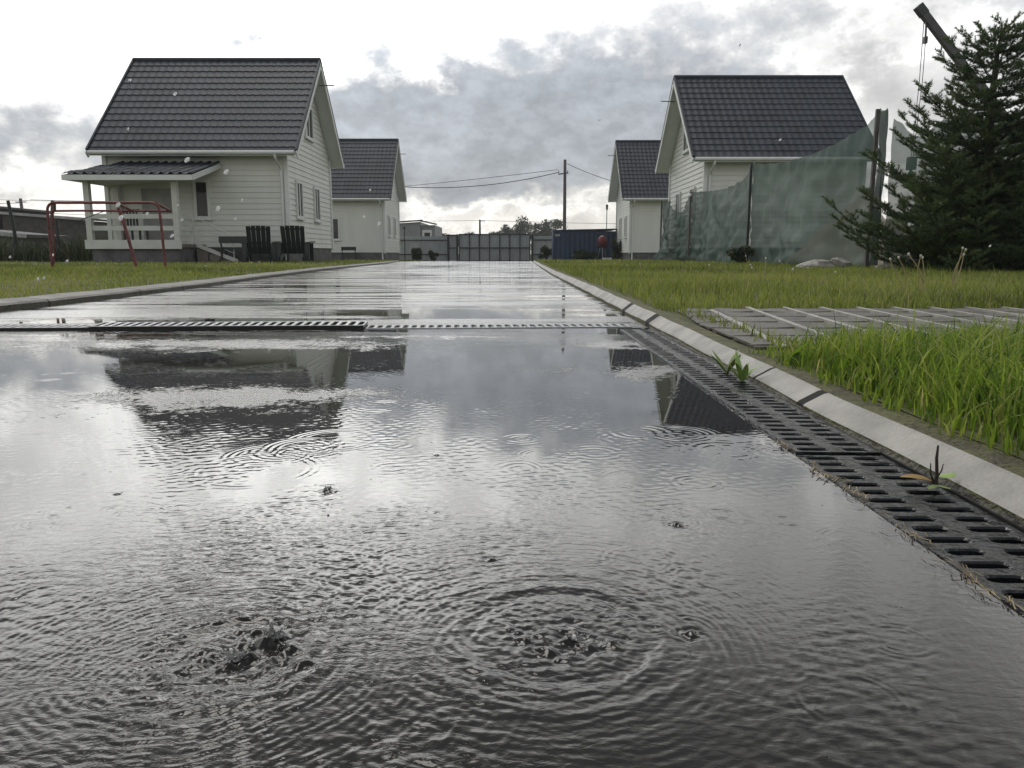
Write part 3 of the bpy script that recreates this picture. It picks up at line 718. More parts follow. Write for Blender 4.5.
def house(label, X0, X1, Y0, Y1, side, base, eave, ridge, ov=.47, ovf=.47, ovy=.55, gwin=(), gz_win=1.82, nwin=(), apex=True):
    """gable faces the lane: side=+1 gable wall at X1 (house left of the lane), -1 gable at X0"""
    t = thing('house', label, 'house', ((X0+X1)/2, Y0, base), absolute=True, group='white cottages with dark tiled roofs')
    Yr = (Y0+Y1)/2; sl = (ridge-eave)/(Yr-(Y0-ovy)); fz = .42+base
    def gt(tt): return min(eave+sl*ovy + sl*(tt*(Y1-Y0)), eave+sl*ovy + sl*((1-tt)*(Y1-Y0)))-.12
    mb = MB(); wt_ = eave+sl*ovy-.10
    siding(mb, (X0, Y0), (X1, Y0), (0,-1), fz, lambda q: wt_)
    mb.add([(X0,Y1,fz),(X1,Y1,fz),(X1,Y1,wt_),(X0,Y1,wt_)], [(3,2,1,0)])
    siding(mb, (X1, Y0), (X1, Y1), (1,0), fz, gt); siding(mb, (X0, Y1), (X0, Y0), (-1,0), fz, gt)
    mb.build('wall', M['siding'], t)
    mb = MB(); mb.box(X0+.02, X1-.02, Y0+.02, Y1-.02, base-.3, fz-.003); mb.build('foundation', M['plinth'], t)
    for (cx, cy) in ((X1, Y0), (X0, Y0), (X1, Y1), (X0, Y1)):
        mb = MB(); mb.box(cx-.055, cx+.055, cy-.055, cy+.055, fz-.04, wt_-.01)
        if side*(cx-(X0+X1)/2) > 0 or cy == Y0: mb.build('corner_board', M['trim'], t)
    YF = Y1+.24; zF = ridge-sl*(YF-Yr)
    RX0, RX1 = (X0-ovf, X1+ov) if side > 0 else (X0-ov, X1+ovf)
    mb = MB()
    tile_slope(mb, RX0, RX1, Yr, ridge, Y0-ovy, eave); tile_slope(mb, RX0, RX1, Yr, ridge, YF, zF)
    rf = mb.build('roof', M['tile'], t, smooth=False)
    mb = MB(); mb.tube([(RX0-.01, Yr, ridge+.035), (RX1+.01, Yr, ridge+.035)], .075, 10); mb.build('ridge_cap', M['tile'], rf)
    for gx in (RX0, RX1):
        mb = MB()
        for ye, ze in ((Y0-ovy, eave), (YF, zF)): mb.bar((gx, Yr, ridge+.045), (gx, ye, ze+.045), .05, .09)
        mb.build('verge_trim', M['tile'], rf)
    # soffit slab under the tiles
    mb = MB()
    for ye, ze in ((Y0-ovy, eave), (YF, zF)):
        v = [(RX0+.02,Yr,ridge-.005),(RX1-.02,Yr,ridge-.005),(RX1-.02,ye,ze-.005),(RX0+.02,ye,ze-.005),(RX0+.02,Yr,ridge-.10),(RX1-.02,Yr,ridge-.10),(RX1-.02,ye,ze-.10),(RX0+.02,ye,ze-.10)]
        mb.add(v, [(0,1,2,3),(7,6,5,4),(0,4,5,1),(1,5,6,2),(2,6,7,3),(3,7,4,0)])
    mb.build('soffit', M['soffit'], t)
    for gx in (RX0+.0, RX1-.0):
        for ye, ze in ((Y0-ovy, eave), (YF, zF)):
            mb = MB(); sg = 1 if gx > X0 else -1
            mb.bar((gx+sg*.008, Yr, ridge-.085), (gx+sg*.008, ye, ze-.085), .028, .17); mb.build('fascia', M['trim'], t)
    # gutter and downpipe on the near eave
    mb = MB(); mb.tube([(RX0+.05, Y0-ovy-.05, eave-.02), (RX1-.05, Y0-ovy-.05, eave-.02)], .05, 8); gu = mb.build('gutter', M['trim'], t)
    gx = X1-.12 if side > 0 else X0+.12
    mb = MB(); mb.tube([(gx, Y0-ovy-.05, eave-.05), (gx, Y0-ovy-.02, eave-.15), (gx, Y0-.09, eave-.42), (gx, Y0-.09, base+.15), (gx+side*.02, Y0-.18, base+.05)], .035, 8)
    mb.build('downpipe', M['trim'], t)
    gxw = X1 if side > 0 else X0; nn = 'x+' if side > 0 else 'x-'
    for gy, ww, hh, zz in gwin: window(t, (gxw+side*.012, gy, zz), nn, ww, hh)
    if apex: window(t, (gxw+side*.012, Yr-.05, ridge-1.78), nn, .75, .85)
    for nx_, ww, hh, zz in nwin: window(t, (nx_, Y0-.012, zz), 'y-', ww, hh, mull=False)
    # gable-end bracket that carries the supply cable
    mb = MB(); bx_ = RX1 if side > 0 else RX0; mb.tube([(bx_, Yr-.25, ridge-.75), (bx_+side*.45, Yr-.25, ridge-.74)], .015, 6); mb.build('cable_bracket', M['darkmetal'], t)
    return t

HL1 = house('large white cottage nearest on the left, with a covered porch', -11.25, -6.25, 22, 27.15, 1, .03, 2.97, 6.0, ov=.45, ovf=.18, gwin=((23.1,.52,.92,1.82),(25.15,.52,.92,1.82)), nwin=((-8.62,.30,.92,1.76),))
HL2 = house('white cottage behind the left porch cottage, bench at its wall', -12.1, -6.66, 41, 46.2, 1, -.08, 3.05, 6.36, ov=.45, gwin=((42.4,.5,.95,1.75),(44.4,.5,.95,1.75)), nwin=((-9.28,.42,1.0,1.55),))
HR1 = house('white cottage standing behind the green netting on the right', 5.72, 10.40, 23.5, 28.6, -1, .03, 2.98, 5.82, ov=.5, ovf=.22, gwin=((24.9,.5,.92,1.80),(27.0,.5,.92,1.80)))
HR2 = house('far white cottage on the right beside the end of netting', 6.16, 11.5, 41, 46.2, -1, -.08, 3.05, 6.28, ov=.5, gwin=((42.4,.45,1.0,1.7),(44.4,.45,1.0,1.7)))
mb = MB(); mb.box(8.55, 9.35, 40.9, 40.985, .30, .48); mb.build('vent', M['black'], HR2)

# porch on the near left house: parts of that house
def porch(t):
    PX0, PX1, PY, Y0 = -11.0, -8.62, 20.3, 22; fz = .52
    mb = MB(); mb.box(PX0-.02, PX1+.02, PY, Y0-.03, fz-.09, fz); mb.build('porch_deck', M['deck'], t)
    mb = MB(); mb.box(PX0+.05, PX1-.05, PY+.08, Y0-.03, .0, fz-.095); mb.build('porch_base', M['plinth'], t)
    mb = MB(); mb.box(PX0-.06, PX1+.06, PY-.035, PY-.003, fz-.13, fz+.10); mb.build('porch_fascia', M['wood'], t)
    for x in (PX0+.06, PX1-.06): 
        mb = MB(); mb.box(x-.07, x+.07, PY, PY+.14, fz+.001, 2.16); mb.build('porch_post', M['wood'], t)
    mb = MB(); mb.box(PX0-.06+.06, PX0+.14, Y0-.2, Y0-.06, fz+.001, 2.3); mb.build('porch_post', M['wood'], t)
    for z in (.92, 1.22):
        mb = MB(); mb.box(PX0+.13, PX1-.13, PY+.03, PY+.08, z-.06, z+.06); mb.build('rail', M['wood'], t)
    for z in (.92, 1.22):
        mb = MB(); mb.box(PX1-.05, PX1, PY+.15, PY+.85, z-.06, z+.06); mb.build('rail', M['wood'], t)
    mb = MB(); mb.box(PX1-.06, PX1+.02, PY+.85, PY+.95, fz+.001, 1.30); mb.build('rail_post', M['wood'], t)
    # hipped lean-to roof
    A, B = (-11.32, 19.95, 2.22), (-8.35, 19.95, 2.22); Cc, Dd = (-8.05, 21.97, 2.72), (-10.75, 21.97, 2.72)
    B2 = (-8.05, 19.95, 2.22)
    mb = MB(); rows, cols = 8, 96
    for (q0, q1, q2, q3) in ((A, B2, Cc, Dd),):
        V = []
        for a in range(rows+1):
            s = a/rows
            for b in range(cols+1):
                e = b/cols
                p = Vector(q0).lerp(Vector(q1), e).lerp(Vector(q3).lerp(Vector(q2), e), s)
                V.append((p.x, p.y, p.z+.03+.05*max(0, math.sin(p.x*2*PI/.24))))
        f = []
        for a in range(rows):
            for b in range(cols): i = a*(cols+1)+b; f.append((i, i+1, i+cols+2, i+cols+1))
        mb.add(V, f)
    # left hip
    mb.add([A, Dd, (-11.32, 21.97, 2.22)], [(0,1,2)])
    pr = mb.build('porch_roof', M['tile'], t)
    mb = MB(); mb.bar((A[0], A[1], 2.16), (B2[0], A[1], 2.16), .03, .13); mb.build('porch_eave', M['trim'], pr)
    mb = MB(); mb.bar((B2[0], A[1]+.02, 2.16), (B2[0], 21.95, 2.66), .03, .13); mb.build('porch_eave', M['trim'], pr)
    mb = MB(); mb.add([(A[0],A[1]+.02,2.10),(B2[0]-.02,A[1]+.02,2.10),(B2[0]-.02,21.95,2.58),(A[0],21.95,2.12)], [(3,2,1,0)]); mb.build('porch_ceiling', M['soffit'], pr)
    # door onto the porch
    mb = MB(); mb.box(-10.3, -9.45, 21.965, 21.98, fz+.002, 2.05); dr = mb.build('door', M['pale'], t)
    mb = MB(); mb.box(-9.56, -9.50, 21.93, 21.963, 1.45, 1.5); mb.build('handle', M['darkmetal'], dr)
    # steps to the right with a thin rail
    mb = MB()
    for k in range(3): mb.box(PX1+.03+.30*k, PX1+.03+.30*(k+1)+.03, PY+1.0, PY+1.6, .03, fz-.13*(k+1)+.0)
    st = mb.build('steps', M['deck'], t)
    mb = MB(); mb.bar((PX1+.05, PY+.97, fz-.02), (PX1+1.15, PY+.97, .06), .04, .10); mb.build('stringer', M['wood'], st)
    mb = MB(); mb.tube([(PX1+.05, PY+.97, 1.25), (PX1+1.05, PY+.97, .75), (PX1+1.05, PY+.97, .06)], .014, 6)
    for k in range(1, 4): mb.tube([(PX1+.05, PY+.97, fz+.18*k), (PX1+1.05, PY+.97, .1+.18*k)], .008, 5)
    mb.build('handrail', M['trim'], st)
porch(HL1)

# ------------------------------------------------------------------ football goal
def goal():
    t = thing('football_goal', 'red pipe football goal with rounded corners on the lawn', 'goal', (-6.5, 12.5, .05), absolute=True)
    r = .021; z0 = .04
    def arc(x, y, zt, sgn, rad=.12):
        return [(x+sgn*rad*(1-math.cos(a)), y, zt-rad+rad*math.sin(a)) for a in (0, .4, .8, 1.2, PI/2)]
    y = 12.5; xa, xb, zt = -7.37, -5.59, 1.06
    mb = MB(); mb.tube([(xa-.01, y, z0-.03)]+arc(xa, y, zt, 1)+arc(xb, y, zt, -1)[::-1]+[(xb+.03, y, z0-.03)], r, 10); mb.build('front_frame', M['red'], t)
    y2 = 13.2
    mb = MB(); mb.tube([(-7.70, y2, .97), (-7.2, y2, .975), (-5.70, y2, .97)], .018, 10); mb.build('back_bar', M['red'], t)
    for x, x2 in ((xa+.12, -7.66), (xb-.05, -5.73), (-6.28, -6.36)):
        mb = MB(); mb.tube([(x, y+.01, zt), (x2, y2, .975)], .022, 8); mb.build('top_brace', M['red'], t)
    mb = MB(); mb.tube([(-6.27, y+.03, zt-.03), (-6.20, y+.03, .8), (-6.03, y+.02, .03)], .026, 10); mb.build('stay', M['red'], t)
    mb = MB(); mb.tube([(-7.70, y2, .97), (-7.75, y2+.05, .5), (-7.80, y2+.05, .03)], .015, 8); mb.build('back_leg', M['red'], t)
    mb = MB(); mb.tube([(xa+.04, y+.2, .62), (xa+.35, y+.4, .83), (xa+.62, y+.6, .97)], .006, 5); mb.build('net_cord', M['wire'], t)
goal()

# ------------------------------------------------------------------ garden chairs and benches
def adirondack():
    t = thing('garden_chair', 'dark slatted high-backed garden chair standing before the wall, left one', 'chair', (0,0,0), group='dark garden chairs before the porch cottage')
    bk = MB()   # facing local +Y, back towards -Y, leaning back
    for i in range(5):
        x = -.27+i*.135; top = .95-.004*abs(i-2)**2
        bk.bar((x*.86, .02, .22), (x*.94, -.20, top), .115, .022, up=(0,1,.3))
    bk.bar((-.30, -.155, .86), (.30, -.155, .86), .03, .05); bk.bar((-.29, -.03, .5), (.29, -.03, .5), .03, .06)
    bk.build('backrest', M['darkgreen'], t)
    st = MB()
    for i in range(5): st.bar((-.27, .08+i*.1, .30+.02*i), (.27, .08+i*.1, .30+.02*i), .088, .022)
    st.build('seat', M['darkgreen'], t)
    for s in (-1, 1):
        mb = MB(); mb.bar((s*.40, -.26, .50), (s*.42, .52, .54), .14, .035); mb.build('armrest', M['darkgreen'], t)
        mb = MB(); mb.bar((s*.38, .50, 0), (s*.38, .46, .54), .11, .035, up=(0,1,0)); mb.build('leg', M['darkgreen'], t)
        mb = MB(); mb.bar((s*.30, -.52, .06), (s*.30, .46, .36), .04, .15); mb.build('seat_rail', M['darkgreen'], t)
        mb = MB(); mb.bar((s*.36, -.20, .02), (s*.37, -.20, .49), .12, .04, up=(0,1,0)); mb.build('leg', M['darkgreen'], t)
    return t
c1 = adirondack(); c1.location = (-6.78, 21.0, .05); c1.rotation_euler = (0, 0, R(14))
dup(c1, (-5.82, 20.9, .05), R(6), 'dark slatted high-backed garden chair standing at the house corner, right one')

def bench():
    t = thing('garden_bench', 'dark bench with a thick low backrest before the porch steps', 'bench', (0,0,0), group='dark garden benches')
    mb = MB(); mb.box(-.38, .38, -.03, .02, .50, .68); mb.build('backrest', M['darkgreen'], t)
    mb = MB(); mb.box(-.38, .38, .03, .40, .34, .38); mb.build('seat', M['darkgreen'], t)
    for x in (-.36, .30):
        mb = MB(); mb.bar((x+.03, 0, 0), (x+.03, 0, .50), .04, .04, up=(0,1,0)); mb.build('leg', M['darkmetal'], t)
        mb = MB(); mb.bar((x+.03, .36, 0), (x+.03, .36, .34), .04, .04, up=(0,1,0)); mb.build('leg', M['darkmetal'], t)
    return t
b1 = bench(); b1.location = (-7.55, 21.2, .05)
dup(b1, (-8.4, 40.2, -.06), 0, 'dark bench before the far left cottage wall')
# slatted chair on the porch
pc = thing('porch_chair', 'dark slatted chair standing on the covered porch', 'chair', (-10.22, 21.1, .52))
mb = MB()
for i in range(5): mb.box(-.2+i*.085, -.2+i*.085+.05, -.02, .01, .46, .88)
mb.box(-.23, .25, -.025, .015, .86, .93); mb.build('backrest', M['darkgreen'], pc)
mb = MB(); mb.box(-.22, .24, .02, .45, .42, .46); mb.build('seat', M['darkgreen'], pc)
for x in (-.22, .19):
    for yv in (-.02, .4):
        mb = MB(); mb.box(x, x+.045, yv, yv+.045, 0, .419); mb.build('leg', M['darkgreen'], pc)

# ------------------------------------------------------------------ gate, fences, container
def profiled(mb, xa, xb, y, z0, z1, pitch=.2, dep=.022, mi=0):
    n = int((xb-xa)/pitch*4); v = []; f = []
    for i in range(n+1):
        x = xa+(xb-xa)*i/n; o = dep if i % 4 in (0, 1) else 0
        v += [(x, y-o, z0), (x, y-o, z1)]
    for i in range(n): f.append((2*i, 2*i+2, 2*i+3, 2*i+1))
    mb.add(v, f, mi)
def gate():
    t = thing('sliding_gate', 'grey sheet sliding gate with dark frame at the lane end', 'gate', (-1.5, 52, -.2), absolute=True)
    xa, xb, z0, z1 = -3.5, 1.2, -.16, 1.52
    mb = MB(); profiled(mb, xa, xb, 52, z0, z1); mb.build('panel', M['graysheet'], t)
    mb = MB(); n = 7
    for i in range(n+1): x = xa+(xb-xa)*i/n; mb.box(x-.035, x+.035, 51.90, 51.96, z0-.04, z1+.04)
    for z in (z0-.02, .66, z1+.02): mb.box(xa-.03, xb+.03, 51.86, 51.898, z-.035, z+.035)
    mb.build('frame', M['gateframe'], t)
    for x in (-4.22, -3.62, 1.34):
        mb = MB(); mb.box(x-.07, x+.07, 51.85, 51.99, -.3, 1.55); mb.build('gate_post', M['gateframe'], t)
    mb = MB(); profiled(mb, -4.15, -3.69, 52, z0, z1-.05); mb.build('wicket_door', M['graysheet'], t)
    for za, zb in ((1.46, 1.53), (.63, .69)):
        mb = MB(); mb.box(-4.15, -3.69, 51.88, 51.95, za, zb); mb.build('wicket_rail', M['gateframe'], t)
gate()
def sheet_fence(label, xa, xb, y, z0, z1, m, rails=(.3, .85), posts=True):
    t = thing('metal_fence', label, 'fence', ((xa+xb)/2, y, z0), absolute=True)
    mb = MB(); profiled(mb, xa, xb, y, z0, z1); mb.build('panel', m, t)
    mb = MB()
    for q in rails: mb.box(xa, xb, y-.085, y-.03, z0+(z1-z0)*q-.03, z0+(z1-z0)*q+.03)
    mb.build('rail', M['gateframe'], t)
    n = max(1, int((xb-xa)/2.5))
    for i in range(n+1):
        x = xa+(xb-xa)*i/n; mb = MB(); mb.box(x-.035, x+.035, y+.01, y+.08, z0-.1, z1); mb.build('post', M['gateframe'], t)
    return t
sheet_fence('grey profiled metal fence left of the gate', -9.6, -4.3, 52.1, -.28, 1.42, M['graysheet'])
sheet_fence('grey profiled metal fence between gate and dark blue container', 1.42, 14, 52.1, -.28, 1.44, M['graysheet'])

ct = thing('storage_container', 'long dark blue metal container behind the right lawn', 'container', (4.3, 47, -.12), absolute=True)
mb = MB(); profiled(mb, 2.46, 6.05, 46, -.10, 1.58, .28, .03); profiled(mb, 2.46, 6.05, 48.4, -.10, 1.58, .28, .03)
mb.add([(2.46,46,-.1),(2.46,48.4,-.1),(2.46,48.4,1.58),(2.46,46,1.58)], [(3,2,1,0)]); mb.add([(6.05,46,-.1),(6.05,48.4,-.1),(6.05,48.4,1.58),(6.05,46,1.58)], [(0,1,2,3)]); mb.build('wall', M['blue'], ct)
mb = MB(); v = [(2.40,45.9,1.585),(6.12,45.9,1.66),(6.12,48.5,1.66),(2.40,48.5,1.585)]; mb.add(v+[(a,b,c+.07) for a, b, c in v], [(3,2,1,0),(4,5,6,7),(0,1,5,4),(1,2,6,5),(2,3,7,6),(3,0,4,7)]); mb.build('roof', M['blue'], ct)
for x in (2.46, 6.05):
    mb = MB(); mb.box(x-.05, x+.05, 45.93, 46.0, -.1, 1.58); mb.build('corner_post', M['blue'], ct)
mb = MB(); mb.box(2.52, 2.8, 45.955, 45.967, 1.28, 1.40); mb.build('plate', M['pale'], ct)

# small lamp post and red grill before the container
lp = thing('lamp_post', 'thin lamp post with small lantern beside the far right cottage', 'lamp', (5.42, 45, -.12))
mb = MB(); mb.tube([(0,0,0),(0,0,2.85)], .022, 8); mb.build('pole', M['darkmetal'], lp)
mb = MB(); mb.lathe((0,0,2.85), [(.03,0),(.055,.05),(.06,.22),(.09,.24),(.03,.32)], 10); mb.build('lantern', M['darkmetal'], lp)
rg = thing('grill', 'small red rounded grill on thin legs before the container', 'grill', (5.15, 44.6, -.1))
mb = MB(); mb.lathe((0,0,.78), [(.05,0),(.2,.05),(.27,.18),(.28,.30),(.26,.42),(.18,.55),(.05,.62)], 16); mb.build('drum', M['redgrill'], rg)
mb = MB(); mb.box(-.32, .32, -.08, .08, .70, .78); mb.build('ash_tray', M['black'], rg)
for a in range(3):
    mb = MB(); c, s = math.cos(a*2.1+.5), math.sin(a*2.1+.5); mb.tube([(c*.15, s*.12, .72), (c*.28, s*.24, 0)], .018, 6); mb.build('leg', M['steel'], rg)
wb = MB(); wb.box(-.22, .22, -.15, .15, 0, .13); wb.box(-.24, .24, -.17, .17, .13, .16)
wo = wb.build('crate', M['whiteobj']); wo.location = (5.05, 41.5, -.10); tag(wo, 'small white box lying in the grass by far right cottage', 'box')

# ------------------------------------------------------------------ netting fence on the right
NET_POSTS = [(5.30, 11.5, 2.30), (5.33, 17.5, 2.22), (5.38, 23.5, 2.08), (5.42, 28.2, 2.13)]
nf = thing('netting_fence', 'green shade netting hung on posts, sagging, beside the right lawn', 'fence', (5.33, 17.5, .04), absolute=True)
def net_panel(p0, p1, top, n=90, mz=34, seed=0, outside=-1, amp=.06):
    """cloth sheet between two posts; top(t) height; folds grow towards the hem"""
    p0, p1 = Vector((p0[0], p0[1], 0)), Vector((p1[0], p1[1], 0)); d = p1-p0; nrm = Vector((d.y, -d.x, 0)).normalized()*outside
    V, F = [], []
    for i in range(n+1):
        t = i/n; zt = top(t)
        for j in range(mz+1):
            s = j/mz; hem = .03+.16*max(0, mnoise.noise((t*5, seed, 3))+.1)
            z = hem+(zt-hem)*s
            e = amp*(mnoise.noise((t*5+seed, s*2.2, seed))*1.3+.6*mnoise.noise((t*16+seed*3, s*4+t*5, 1))+.25*mnoise.noise((t*45, s*8, seed)))*(.4+1.0*math.sin(PI*t)**.6)
            e += .38*math.sin(PI*t)**.7*(1-s)**1.5*(.35+1.3*mnoise.noise((t*3, seed, 9)))+.075*mnoise.noise((t*6+s*7, s*7-t*6, seed+4))*(.4+1-s)-.05*abs(mnoise.noise((t*9-s*4, s*3+t*8, seed+6)))
            p = p0+d*t+nrm*(.03+e*(1.15-s*.4)); V.append((p.x, p.y, z))
    for i in range(n):
        for j in range(mz): a = i*(mz+1)+j; F.append((a, a+mz+1, a+mz+2, a+1))
    mb = MB(); mb.add(V, F); return mb.build('net', M['net'], nf, smooth=True)
def jag(t, k): return .025*mnoise.noise((t*22, k, 0))+.02*mnoise.noise((t*60, k, 1))
net_panel(NET_POSTS[0], NET_POSTS[1], lambda t: 2.27-.30*math.sin(PI*t)**.8*(1-.35*t)-.05*t+jag(t, 1)+(.05 if t > .97 else 0), seed=1.3)
net_panel(NET_POSTS[1], NET_POSTS[2], lambda t: 2.20-.36*(1-math.exp(-t*9))+.24*t**2+jag(t, 2), seed=4.1, amp=.10)
net_panel(NET_POSTS[2], NET_POSTS[3], lambda t: 2.05-.50*math.sin(PI*min(1, t*1.25))**1.2+.05*t+jag(t, 3), seed=8.7, amp=.12)
net_panel((5.42, 11.42), (10.6, 11.2), lambda t: 2.20-.30*math.exp(-((t-.07)/.05)**2)+.05*math.sin(t*6)+jag(t, 4)-.12*math.exp(-((t-.25)/.1)**2), seed=12.2, outside=1, amp=.08, n=120)
for (x, yv, h) in NET_POSTS[:1]+NET_POSTS[1:]+[(8.0, 11.38, 2.2), (10.6, 11.25, 2.2)]:
    mb = MB(); mb.box(x-.095, x-.045, yv-.025, yv+.025, -.1, h); mb.build('post', M['weatherwood'] if yv != 17.5 else M['gateframe'], nf)
# a second width of net wrapped round the corner post
mb = MB(); V, F = [], []
for i in range(13):
    a = -PI*.9+PI*1.6*i/12; rr = .050+.015*math.sin(i*2.1)
    for j in range(21): z = .1+(2.32-.05*abs(math.sin(i))-.1)*j/20; V.append((5.32+rr*math.cos(a)+.02*math.sin(z*5+i), 11.5+rr*math.sin(a), z))
for i in range(12):
    for j in range(20): a = i*21+j; F.append((a, a+21, a+22, a+1))
mb.add(V, F); mb.build('net', M['net'], nf, smooth=True)

# heap of building sand behind the netting
mb = MB(); V, F = [], []
for j in range(41):
    for i in range(41):
        a, b_ = -1+2*i/40, -1+2*j/40; q = max(0, 1-math.hypot(a, b_)); n_ = mnoise.noise((a*2.5, b_*2.5, 4))
        V.append((7.1+a*1.35, 16.0+b_*2.4, -.02+1.55*q*(1+.35*n_)+.12*n_*min(1, q*4)))
for j in range(40):
    for i in range(40): k_ = j*41+i; F.append((k_, k_+1, k_+42, k_+41))
mb.add(V, F); sp = mb.build('sand_heap', M['sand'], smooth=True); tag(sp, 'pale heap of building sand showing through the green netting', 'heap')
# pale rubble at the foot of the netting
def rock(seed, r, sq):
    mb = MB(); n, mrow = 14, 9; V, F = [], []
    for j in range(mrow+1):
        th = PI*j/mrow
        for i in range(n):
            ph = 2*PI*i/n; d = Vector((math.sin(th)*math.cos(ph), math.sin(th)*math.sin(ph), math.cos(th)))
            k = r*(1+.35*mnoise.noise(d*1.7+Vector((seed, 0, 0)))+.15*mnoise.noise(d*4+Vector((seed, 5, 0))))
            V.append((d.x*k*sq[0], d.y*k*sq[1], d.z*k*sq[2]))
    for j in range(mrow):
        for i in range(n): a, b = j*n+i, j*n+(i+1) % n; F.append((a, a+n, b+n, b))
    mb.add(V, F); return mb.build('stone', M['rock'])
for k, (x, yv, r, sq, lab) in enumerate([(4.68, 11.9, .20, (1.5,.8,.55), 'largest pale rough stone at the foot of the netting'), (5.05, 12.1, .17, (1.4,.8,.75), 'pale rough stone behind the largest one by the netting'), (4.42, 11.7, .11, (1.4,.8,.5), 'smallest pale stone left of the larger two by the netting'), (5.0, 10.4, .12, (1.3,.8,.6), 'pale stone lying under the spruce edge')]):
    o = rock(k*3.3, r, sq); o.location = (x, yv, .06); tag(o, lab, 'stone', 'pale stones by the netting')

# ------------------------------------------------------------------ spruce
def needles_np(segs, name, parent, n_per_m, ln, wd, matn, r, tint_f=None):
    """segs: (a, b, tintbase) twig segments -> bottle-brush needles (thin triangles)"""
    A = np.array([s[0] for s in segs]); B = np.array([s[1] for s in segs]); T = np.array([s[2] for s in segs])
    L = np.linalg.norm(B-A, axis=1); cnt = np.maximum(3, (L*n_per_m).astype(int)); idx = np.repeat(np.arange(len(segs)), cnt); N = len(idx)
    t = r.random(N); D = (B-A)/np.maximum(L, 1e-6)[:, None]; d = D[idx]; p = A[idx]+(B-A)[idx]*t[:, None]
    q = r.normal(size=(N, 3)); q -= (q*d).sum(1)[:, None]*d; q /= np.linalg.norm(q, axis=1)[:, None]
    q[:, 2] += .25; dirn = q*.85+d*.65; dirn /= np.linalg.norm(dirn, axis=1)[:, None]
    s = np.cross(dirn, r.normal(size=(N, 3))); s /= np.linalg.norm(s, axis=1)[:, None]
    l = ln*r.uniform(.7, 1.2, N)[:, None]
    V = np.empty((N, 3, 3)); V[:, 0] = p-s*wd/2; V[:, 1] = p+s*wd/2; V[:, 2] = p+dirn*l
    tt = np.repeat(np.clip(T[idx]+r.normal(0, .10, N), 0, 1), 3)
    return np_mesh(name, V.reshape(-1, 3), np.arange(N*3).reshape(N, 3), M[matn], parent, smooth=False, tint=tt)
def spruce():
    r = np.random.default_rng(5); base = Vector((5.80, 9.7, .03)); Hh = 2.89
    t = thing('spruce_tree', 'dark bushy spruce with upturned twigs on the right lawn', 'tree', base)
    mb = MB(); mb.tube([(0,0,-.05),(.02,0,.8),(-.02,.01,1.8),(-.02,0,2.6),(0,0,Hh-.12)], [.085,.07,.05,.026,.008], 9); mb.build('trunk', M['bark'], t)
    segs = []; bm_ = MB()
    z = .08
    while z < Hh-.12:
        f = z/Hh; nb = int(11.5-7*f)+int(r.integers(0, 2)); a0 = r.uniform(0, 6.28)
        for k in range(nb):
            a = a0+k*2*PI/nb+r.normal(0, .22)
            L = (1.62*(1-f)**.80+.08)*r.uniform(.48, 1.18)
            if f < .07: L *= .92
            up0 = -.05+.75*f+r.normal(0, .08)
            pts = []; nS = max(3, int(L/.14))
            for s in range(nS+1):
                q = s/nS; rr = L*q
                pts.append(Vector((math.cos(a)*rr*math.cos(.1), math.sin(a)*rr, z+up0*rr*.55-.10*math.sin(PI*q)*L*.6+.20*L*q**3+r.normal(0, .008))))
            bm_.tube(pts, [max(.004, .020*(1-f*.6)*(1-i/(nS+.5))) for i in range(nS+1)], 5, cap=False)
            for s in range(1, nS+1):
                p = pts[s]; d = (pts[s]-pts[s-1]).normalized(); q = s/nS
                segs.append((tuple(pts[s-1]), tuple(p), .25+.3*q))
                side = Vector((-d.y, d.x, 0)).normalized()
                for sg in (-1, 1):
                    if r.random() < .86:
                        tl = (.13+.28*(1-q)*L/1.5+.05)*r.uniform(.7, 1.25)
                        dd = (d*.75+side*sg*.8+Vector((0,0,r.uniform(-.05,.40)))).normalized()
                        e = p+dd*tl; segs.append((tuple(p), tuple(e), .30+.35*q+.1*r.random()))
                        if tl > .15:
                            for w in (.45, .75):
                                for s2 in (-1, 1):
                                    o = p+dd*tl*w; sd = Vector((-dd.y, dd.x, .1))*s2
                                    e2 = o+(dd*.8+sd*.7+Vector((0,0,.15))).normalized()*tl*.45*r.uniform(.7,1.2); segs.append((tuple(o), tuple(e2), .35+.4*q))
                if r.random() < .45:
                    e = p+(d*.5+Vector((r.normal(0,.25), r.normal(0,.25), .9))).normalized()*r.uniform(.07, .14); segs.append((tuple(p), tuple(e), .55+.35*q))
            p = pts[-1]; d = (pts[-1]-pts[-2]).normalized(); segs.append((tuple(p), tuple(p+d*.13), .75))
        z += (.105+.075*f**2)*r.uniform(.85, 1.2)
    segs.append(((0,0,Hh-.3), (0,0,Hh+.06), .75))
    for k in range(5):
        a = k*1.26+.4; segs.append(((0,0,Hh-.13), (math.cos(a)*.14, math.sin(a)*.14, Hh+.0), .75)); segs.append(((0,0,Hh-.28), (math.cos(a+.6)*.22, math.sin(a+.6)*.22, Hh-.15), .7))
    bm_.build('branches', M['bark'], t)
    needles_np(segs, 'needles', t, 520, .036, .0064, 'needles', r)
    return len(segs)
spruce()

